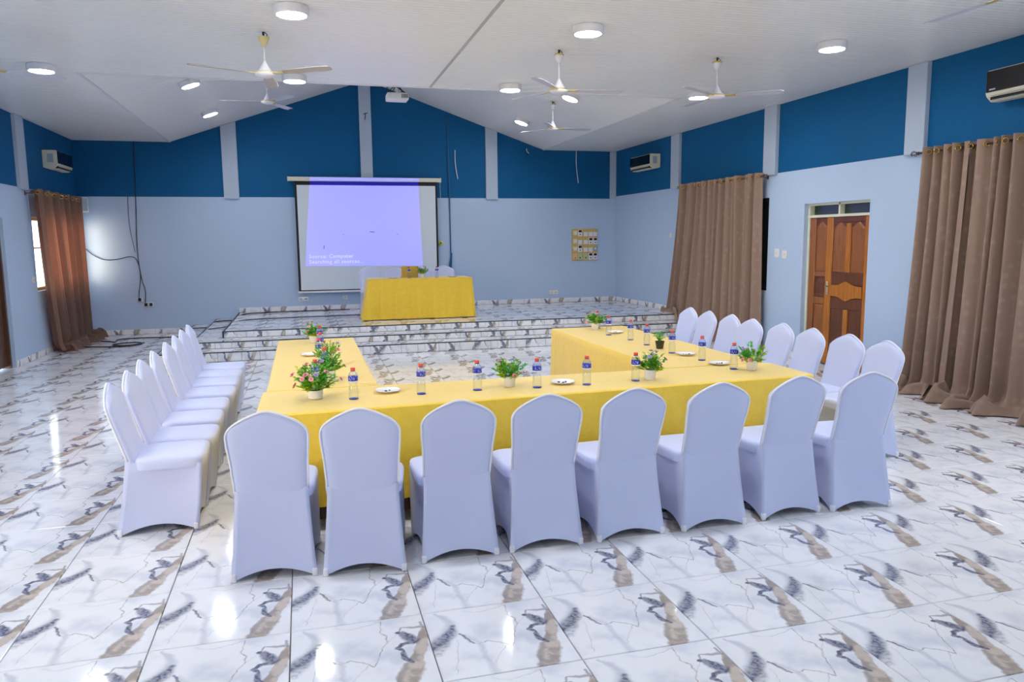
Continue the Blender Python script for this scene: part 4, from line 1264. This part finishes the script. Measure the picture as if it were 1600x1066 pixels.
for i, (x, z0, z1, lb) in enumerate(((3.21, 3.66, 3.06, 'loose white wire hanging on the blue wall right of the screen'), (5.93, 3.70, 3.0, 'loose white wire hanging above the pinned board'), (4.79, 3.72, 3.62, 'short curled white wire under the vault foot'))):
    tag(MB().tube(chaikin([(x, YB - .02, z0), (x - .01, YB - .03, (z0 * 2 + z1) / 3), (x + .01, YB - .03, (z0 + 2 * z1) / 3), (x + .045, YB - .03, z1)], 3), .009, 6).build('loose_wire', MT['white'], None, True), lb, 'wire', 'loose white wires')
tag(MB().tube(chaikin([(-3.01, YB - .015, 3.70), (-3.04, YB - .015, 2.65), (-3.09, YB - .02, 1.55), (-3.04, YB - .03, 1.05), (-2.98, YB - .03, .85), (-3.0, YB - .05, .62)], 3), .0075, 8)
    .tube(chaikin([(-3.18, YB - .012, 2.7), (-3.2, YB - .012, 2.1), (-3.12, YB - .015, 1.6)], 3), .005, 6)
    .build('power_cable', MT['rubber'], None, True), 'black cable hanging straight down the back wall from the ceiling', 'cable')
tag(MB().tube(chaikin([(-3.98, YB - .03, 1.68), (-3.86, YB - .03, 1.55), (-3.66, YB - .03, 1.45), (-3.40, YB - .03, 1.47), (-3.22, YB - .03, 1.53), (-3.09, YB - .03, 1.48), (-3.04, YB - .035, 1.15), (-3.1, YB - .035, .85), (-3.11, YB - .05, .70)], 3), .007, 8)
    .build('power_cable', MT['rubber'], None, True), 'black cable drooping from the left curtain to the wall sockets', 'cable')
fc = MB().tube(chaikin([(-3.9, 14.6, .01), (-3.5, 14.45, .01), (-3.0, 14.3, .01), (-2.75, 14.65, .01), (-2.95, 14.95, .01), (-3.3, 14.75, .01), (-3.25, 14.5, .01), (-2.9, 14.5, .01), (-2.8, 14.8, .01)], 3), .010, 6)
fc.tube(chaikin([(-3.8, 15.4, .01), (-3.45, 15.2, .01), (-3.3, 15.0, .01), (-3.4, 15.5, .01), (-3.0, 15.6, .01), (-2.5, 15.5, .01), (-2.17, 15.45, .01)], 3), .010, 6)
tag(fc.build('floor_cable', MT['rubber'], None, True), 'loose loop of black cable on the floor beside the left curtain', 'cable')
sc_ = MB().tube(chaikin([(-2.12, 15.4, .16), (-1.98, 15.55, .16), (-1.75, 15.5, .16), (-1.70, 15.62, .262), (-1.5, 15.75, .262), (-1.31, 15.72, .262), (-1.27, 15.72, .372), (-.9, 16.0, .372), (-.2, 16.1, .372), (.9, 16.12, .372)], 3), .010, 6)
sc_.tube(chaikin([(-2.12, 13.6, .158), (-1.95, 13.55, .158), (-1.75, 14.2, .158), (-1.70, 14.3, .262), (-1.32, 14.55, .262), (-1.26, 14.6, .372), (-.4, 14.75, .372), (.6, 14.8, .372), (1.05, 14.85, .372)], 3), .008, 6)
tag(sc_.build('stage_cable', MT['rubber'], None, True), 'black cables running over the stage steps to the stage table', 'cable')
spk = thing('wall_speaker', 'small white wall speaker high in the left corner above the curtain', 'speaker', (-3.93, YB - .10, 2.50), R(20))
MB().bevbox(-.07, .07, -.06, .06, -.14, .14, .012, 2).build('cabinet', MT['white'], spk, 'auto')
MB().bevbox(-.055, .055, -.066, -.058, -.12, .12, .004, 1).build('grille', MT['steel_grey'], spk)
MB().box(-.02, .02, .05, .10, -.02, .02).build('bracket', MT['white'], spk)

# pinned board with rows of small switch plates
bd = thing('display_board', 'pale wooden board with rows of small white switch plates', 'display board', (6.135, YB - .001, 1.64))
MB().bevbox(-.305, .305, -.022, 0, -.352, .352, .004, 1).build('backboard', MT['ply'], bd)
cols = [.12, .31, .53, .725, .905]
rows_ = [(.13, ['cream', 'win', 'white', 'white', 'white']), (.385, ['cream', 'white', 'white', 'win', 'win']), (.625, ['cream', 'win', 'white', 'white', 'grey']), (.87, ['peach', 'mint', 'mint', 'win', 'win'])]
for r_, kinds in rows_:
    for c_, kd in zip(cols, kinds):
        x = -.305 + c_ * .61; z = .352 - r_ * .704
        if kd == 'win':
            pl = MB().bevbox(x - .05, x + .05, -.036, -.02, z - .075, z + .075, .004, 1).build('switch_plate', MT['white'], bd)
            MB().box(x - .035, x + .035, -.040, -.035, z + .015, z + .065).build('display_window', MT['maroon'], pl)
            MB().box(x - .012, x + .012, -.039, -.035, z - .045, z - .02).build('button', MT['dark'], pl)
        elif kd in ('mint', 'peach'):
            pl = MB().bevbox(x - .05, x + .05, -.034, -.02, z - .07, z + .07, .004, 1).build('switch_plate', MT[kd], bd)
            MB().box(x - .013, x + .013, -.037, -.033, z - .045, z - .018).build('button', MT['dark'] if kd == 'mint' else MT['cap'], pl)
        else:
            zz = -.025 if kd == 'white' else 0
            pl = MB().bevbox(x - .048, x + .048, -.034, -.02, z - .048 + zz, z + .048 + zz, .004, 1).build('switch_plate', MT['cream' if kd == 'cream' else 'steel_grey' if kd == 'grey' else 'white'], bd)
            MB().box(x - .02, x + .02, -.038, -.033, z - .02 + zz, z + .02 + zz).build('rocker', MT['white'], pl)

# ================================================================== THINGS ON THE TABLES
def make_bottle():
    t = thing('water_bottle', 'x', 'bottle')
    prof = [(.0, .004), (.022, .0), (.029, .003), (.0305, .012), (.0305, .045), (.0285, .058), (.0305, .068), (.0275, .080), (.0235, .097), (.0265, .109), (.0305, .120), (.031, .150), (.0295, .162), (.024, .173), (.0155, .182), (.0125, .186), (.0125, .192)]
    MB().lathe(prof, 24).build('body', MT['clear'], t, True)
    MB().lathe([(.0275, .0005), (.0300, .0015), (.0309, .004), (.0300, .005)], 24).build('base_ring', MT['label'], t, True)
    lb = MB().lathe([(.0312, .122), (.0318, .123), (.0318, .151), (.0312, .152)], 24).build('label', MT['label'], t, True)
    # white strokes printed around the label
    for a0 in (0, 1, 2):
        st = MB()
        for k, (h0, h1, wd) in enumerate(((.129, .146, .06), (.129, .146, .05), (.129, .133, .16), (.142, .146, .10), (.129, .146, .05), (.129, .146, .08))):
            a = a0 * 2 * PI / 3 + k * .23
            vs = []
            for aa in (a, a + wd):
                for z in (h0, h1): vs.append((.0321 * math.cos(aa), .0321 * math.sin(aa), z))
            st.add(vs, [(0, 2, 3, 1)])
        st.build('lettering', MT['white'], lb)
    MB().lathe([(.0308, .113), (.0318, .114), (.0318, .121), (.0308, .122)], 24).build('label_band', MT['white'], lb, True)
    MB().lathe([(.0, .207), (.0145, .206), (.0155, .203), (.0155, .189), (.0145, .187), (.0125, .187)], 20).build('cap', MT['cap'], t, 'auto')
    MB().lathe([(.0152, .184), (.016, .185), (.016, .187), (.0152, .188)], 20).build('neck_ring', MT['label'], t, True)
    return t
BT = make_bottle()
bfirst = [True]
def bottle(x, y, z, label, group):
    o = BT if bfirst[0] else copy_tree(BT)
    bfirst[0] = False
    o.location = (x, y, z); o.rotation_euler = (0, 0, random.Random(int(x * 97 + y * 31)).uniform(0, 6.28))
    tag(o, label, 'bottle', group)
ZI = ZT + .001
for i, (x, y) in enumerate([(.281, 4.985), (.727, 5.01), (1.114, 5.022), (1.529, 4.985), (1.892, 4.975), (2.276, 5.0)]):
    bottle(x, y, ZI, 'clear water bottle with blue label, %s from the left on the front table' % ORD[i], 'water bottles on the front table')
for i, (x, y) in enumerate([(3.205, 5.22), (3.188, 5.685), (3.144, 6.14), (3.158, 6.69), (3.165, 7.085), (3.11, 7.53), (3.24, 8.17)]):
    bottle(x, y, ZI, 'clear water bottle with red cap, %s counting from the camera on the right table' % ORD[i], 'water bottles on the right table')
for i, (x, y) in enumerate([(.05, 5.43), (.13, 6.02), (.10, 6.62), (.12, 7.06), (.13, 7.66)]):
    bottle(x, y, ZI, 'clear water bottle with red cap, %s counting from the camera on the left table' % ORD[i], 'water bottles on the left table')
ZST = 1.096
bottle(1.85, 13.92, ZST, 'clear water bottle on the stage table in front of the laptop', 'water bottles on the stage table')
bottle(2.37, 13.98, ZST, 'clear water bottle on the stage table right of the potted plant', 'water bottles on the stage table')

def leafm(mb, base, d, ln, w_, rng, mi, curl=.35):
    d = Vector(d).normalized()
    side = d.cross(Vector((0, 0, 1)))
    if side.length < .05: side = Vector((1, 0, 0))
    side.normalize(); upv = side.cross(d).normalized()
    base = Vector(base)
    p1 = base + d * ln * .45 + upv * ln * .06
    p2 = base + d * ln - upv * ln * curl * .4
    mb.add([base, p1 + side * w_ - upv * w_ * .25, p1, p1 - side * w_ - upv * w_ * .25, p2], [(0, 1, 2), (0, 2, 3), (1, 4, 2), (2, 4, 3)], mi)
def plant(x, y, z, label, kind, seed, group='potted plants on the tables'):
    rng = random.Random(seed)
    t = thing('potted_plant', label, 'potted plant', (x, y, z), rng.uniform(0, 6.28), group)
    if kind == 'black':
        MB().lathe([(.0, .0), (.029, .0), (.031, .004), (.041, .062), (.044, .063), (.044, .070), (.039, .070), (.037, .060), (.0, .060)], 22).build('pot', MT['pot_black'], t, 'auto')
        zt, rp = .06, .036
    elif kind == 'big':
        MB().lathe([(.0, .0), (.036, .0), (.046, .008), (.050, .03), (.050, .060), (.047, .0605), (.046, .050), (.0, .048)], 28).build('pot', MT['pot'], t, 'auto')
        zt, rp = .05, .045
    else:
        MB().lathe([(.0, .0), (.030, .0), (.036, .006), (.042, .045), (.044, .076), (.041, .0765), (.039, .064), (.0, .062)], 28).build('pot', MT['pot'], t, 'auto')
        zt, rp = .063, .039
    MB().lathe([(.0, zt + .004), (rp * .6, zt + .003), (rp, zt)], 16).build('soil', MT['soil'], t, True)
    mb = MB()
    big = 1.35 if kind == 'big' else 1.0
    H_ = (.135 if kind != 'black' else .10) * big
    if kind == 'black':
        for k in range(26):
            a = rng.uniform(0, 6.28); r = rng.uniform(.0, .055); h = zt + rng.uniform(.03, H_)
            tip = Vector((r * math.cos(a), r * math.sin(a), h))
            mb.tube([(0, 0, zt), tip * .5 + Vector((0, 0, zt * .6)), tip], .0014, 4, 0)
            for q in range(4):
                leafm(mb, tip, (math.cos(a + rng.uniform(-1.2, 1.2)), math.sin(a + rng.uniform(-1.2, 1.2)), rng.uniform(-.3, .5)), rng.uniform(.016, .028), .007, rng, 0)
        mb.build('foliage', [MT['leaf3'], MT['leaf3'], MT['leaf3']], t)
        return t
    ns = 40 if kind != 'big' else 56
    tips = []
    for k in range(ns):
        a = rng.uniform(0, 6.28); el = rng.uniform(.22, 1.5)
        ln = H_ * rng.uniform(.65, 1.05)
        d = Vector((math.cos(a) * math.cos(el), math.sin(a) * math.cos(el), math.sin(el)))
        root = Vector((rp * .5 * math.cos(a), rp * .5 * math.sin(a), zt))
        tip = root + d * ln * (.62 if el < .5 else 1)
        mb.tube([root, root * .4 + tip * .6 + Vector((0, 0, .006)), tip], .0013, 4, 0)
        mi = 1 if (el < .5 or rng.random() < .15) else (0 if rng.random() < .6 else 2)
        spear = (kind == 'spear' and el > .6)
        for q in range(12):
            f = rng.uniform(.3, 1.0)
            b = root.lerp(tip, f)
            a2 = a + rng.uniform(-1.5, 1.5)
            leafm(mb, b, (math.cos(a2), math.sin(a2), rng.uniform(.0, 1.1) + (.8 if spear else 0)), rng.uniform(.024, .038) * (1.25 if spear else 1) * (1.15 if kind == 'big' else 1), (.005 if spear else .0105), rng, mi)
        tips.append((tip, el))
    mb.build('foliage', [MT['leaf'], MT['leaf2'], MT['leaf3']], t)
    tips.sort(key=lambda q: rng.random())
    nfl = {'big': 14, 'rose': 10, 'spear': 9, 'lilac': 11}.get(kind, 6)
    for k, (tp, el) in enumerate(tips[:nfl]):
        f = MB()
        pc = 'pink' if (kind in ('big', 'rose', 'spear') and k % 3 != 2) else 'lilac'
        r = rng.uniform(.015, .021) * (1.15 if kind == 'big' else 1)
        od = Vector((tp.x, tp.y, (tp.z - zt) * .9 + .012)).normalized()
        c = tp + od * .012
        qn = Vector((0, 0, 1)).rotation_difference((od + Vector((0, 0, .15))).normalized())
        for ring, (rr, nn, lift) in enumerate(((1.0, 7, .0), (.66, 5, .45))):
            for q in range(nn):
                aa = 2 * PI * q / nn + ring * .5
                dd = Vector((math.cos(aa), math.sin(aa), .25 + lift))
                s_ = Vector((-math.sin(aa), math.cos(aa), 0)) * r * .55 * rr
                f.add([c, c + qn @ (dd * r * rr * .6 + s_), c + qn @ (dd * r * rr * 1.05), c + qn @ (dd * r * rr * .6 - s_)], [(0, 1, 2), (0, 2, 3)], 0)
        f.lathe([(0, r * .15), (r * .22, r * .25), (r * .2, r * .5), (0, r * .58)], 8, M=Matrix.Translation(c) @ qn.to_matrix().to_4x4(), mi=1)
        f.build('flower', [MT[pc], MT['rosec'] if pc == 'pink' else MT['lilac']], t)
    return t
plant(.041, 5.07, ZI, 'bushy pink-flowered plant in a wide white pot on the front table corner', 'big', 11)
plant(1.355, 5.075, ZI, 'small plant with pink roses in a white pot mid front table', 'rose', 12)
plant(2.392, 5.005, ZI, 'small lilac-flowered plant in a white pot beside the sixth bottle', 'lilac', 13)
plant(3.31, 5.135, ZI, 'spiky plant with pink flowers in a white pot on the right corner', 'spear', 14)
plant(3.167, 6.43, ZI, 'small fern in a black pot on the right table', 'black', 15)
plant(3.15, 8.03, ZI, 'small leafy plant in a white pot at the far end of the right table', 'rose', 16)
plant(.07, 7.93, ZI, 'small leafy plant in a white pot at the far end of the left table', 'rose', 17)
plant(.155, 5.72, ZI, 'tall lilac-flowered plant in a white pot behind the corner plant', 'lilac', 18)
plant(.17, 6.36, ZI, 'thin leafy plant in a white pot midway along the left table', 'spear', 19)
plant(2.10, 13.93, ZST, 'small leafy plant in a white pot on the stage table', 'rose', 20)

PLM = None
def plate(x, y, z, label, sweets, seed, group='white plates of sweets'):
    rng = random.Random(seed)
    t = thing('plate', label, 'plate', (x, y, z), 0, group)
    MB().lathe([(.0, .0), (.045, .0), (.050, .002), (.075, .011), (.086, .016), (.0875, .0175), (.085, .0185), (.073, .014), (.05, .006), (.0, .0055)], 40).build('dish', MT['china'], t, 'auto')
    side = {1: [''], 2: ['left-hand ', 'right-hand '], 3: ['leftmost ', 'middle ', 'rightmost ']}
    for k in range(sweets):
        a = rng.uniform(-.012, .012); r = (k - (sweets - 1) / 2) * .026
        M_ = Matrix.Translation((r, a, .0065)) @ Matrix.Rotation(rng.uniform(0, 6.28), 4, 'Z')
        sw = thing('wrapped_sweet', side[sweets][k] + 'wrapped sweet on the ' + label, 'sweet', (x, y, z), 0, 'wrapped sweets on the plates')
        mb = MB().bevbox(-.009, .009, -.005, .005, 0, .008, .002, 1, M=M_)
        mb.build('candy', MT['sweet'] if k % 2 else MT['mark'], sw)
        tw = MB()
        for s_ in (-1, 1):
            tw.add([M_ @ Vector((s_ * .009, 0, .004)), M_ @ Vector((s_ * .017, .005, .003)), M_ @ Vector((s_ * .017, -.005, .005))], [(0, 1, 2)])
        tw.build('wrapper', MT['white'], sw)
plate(.518, 5.15, ZI, 'white plate between the first two bottles of the front table', 2, 1)
plate(1.746, 5.07, ZI, 'white plate left of the fifth bottle on the front table', 3, 2)
plate(3.213, 5.45, ZI, 'white plate on the right table, nearest the camera', 3, 3)
plate(3.202, 5.99, ZI, 'white plate on the right table beyond the second bottle', 3, 4)
plate(3.24, 7.66, ZI, 'white plate on the right table, farthest from the camera', 2, 5)
plate(.03, 7.05, ZI, 'white plate on the left table beside the bottles', 0, 6)
plate(1.56, 13.92, ZST, 'white plate at the left of the stage table', 0, 7)
plate(2.66, 13.95, ZST, 'white plate at the right of the stage table', 0, 8)

lp = thing('laptop', 'gold laptop open on the stage table with its lid towards the hall', 'laptop', (1.89, 14.12, ZST))
MB().bevbox(-.155, .155, 0, .21, 0, .015, .004, 2).build('base', MT['laptop'], lp)
ML = Matrix.Translation((0, 0, .012)) @ Matrix.Rotation(R(14), 4, 'X')
MB().bevbox(-.155, .155, -.006, 0, 0, .205, .003, 2, M=ML).build('lid', MT['laptop'], lp)
MB().box(-.145, .145, 0, .001, .012, .195, M=ML).build('display', MT['black'], lp)
MB().box(-.13, .13, .08, .19, .015, .0165).build('keyboard', MT['dark'], lp)
# little heap of a cloth on the stage step by the wall
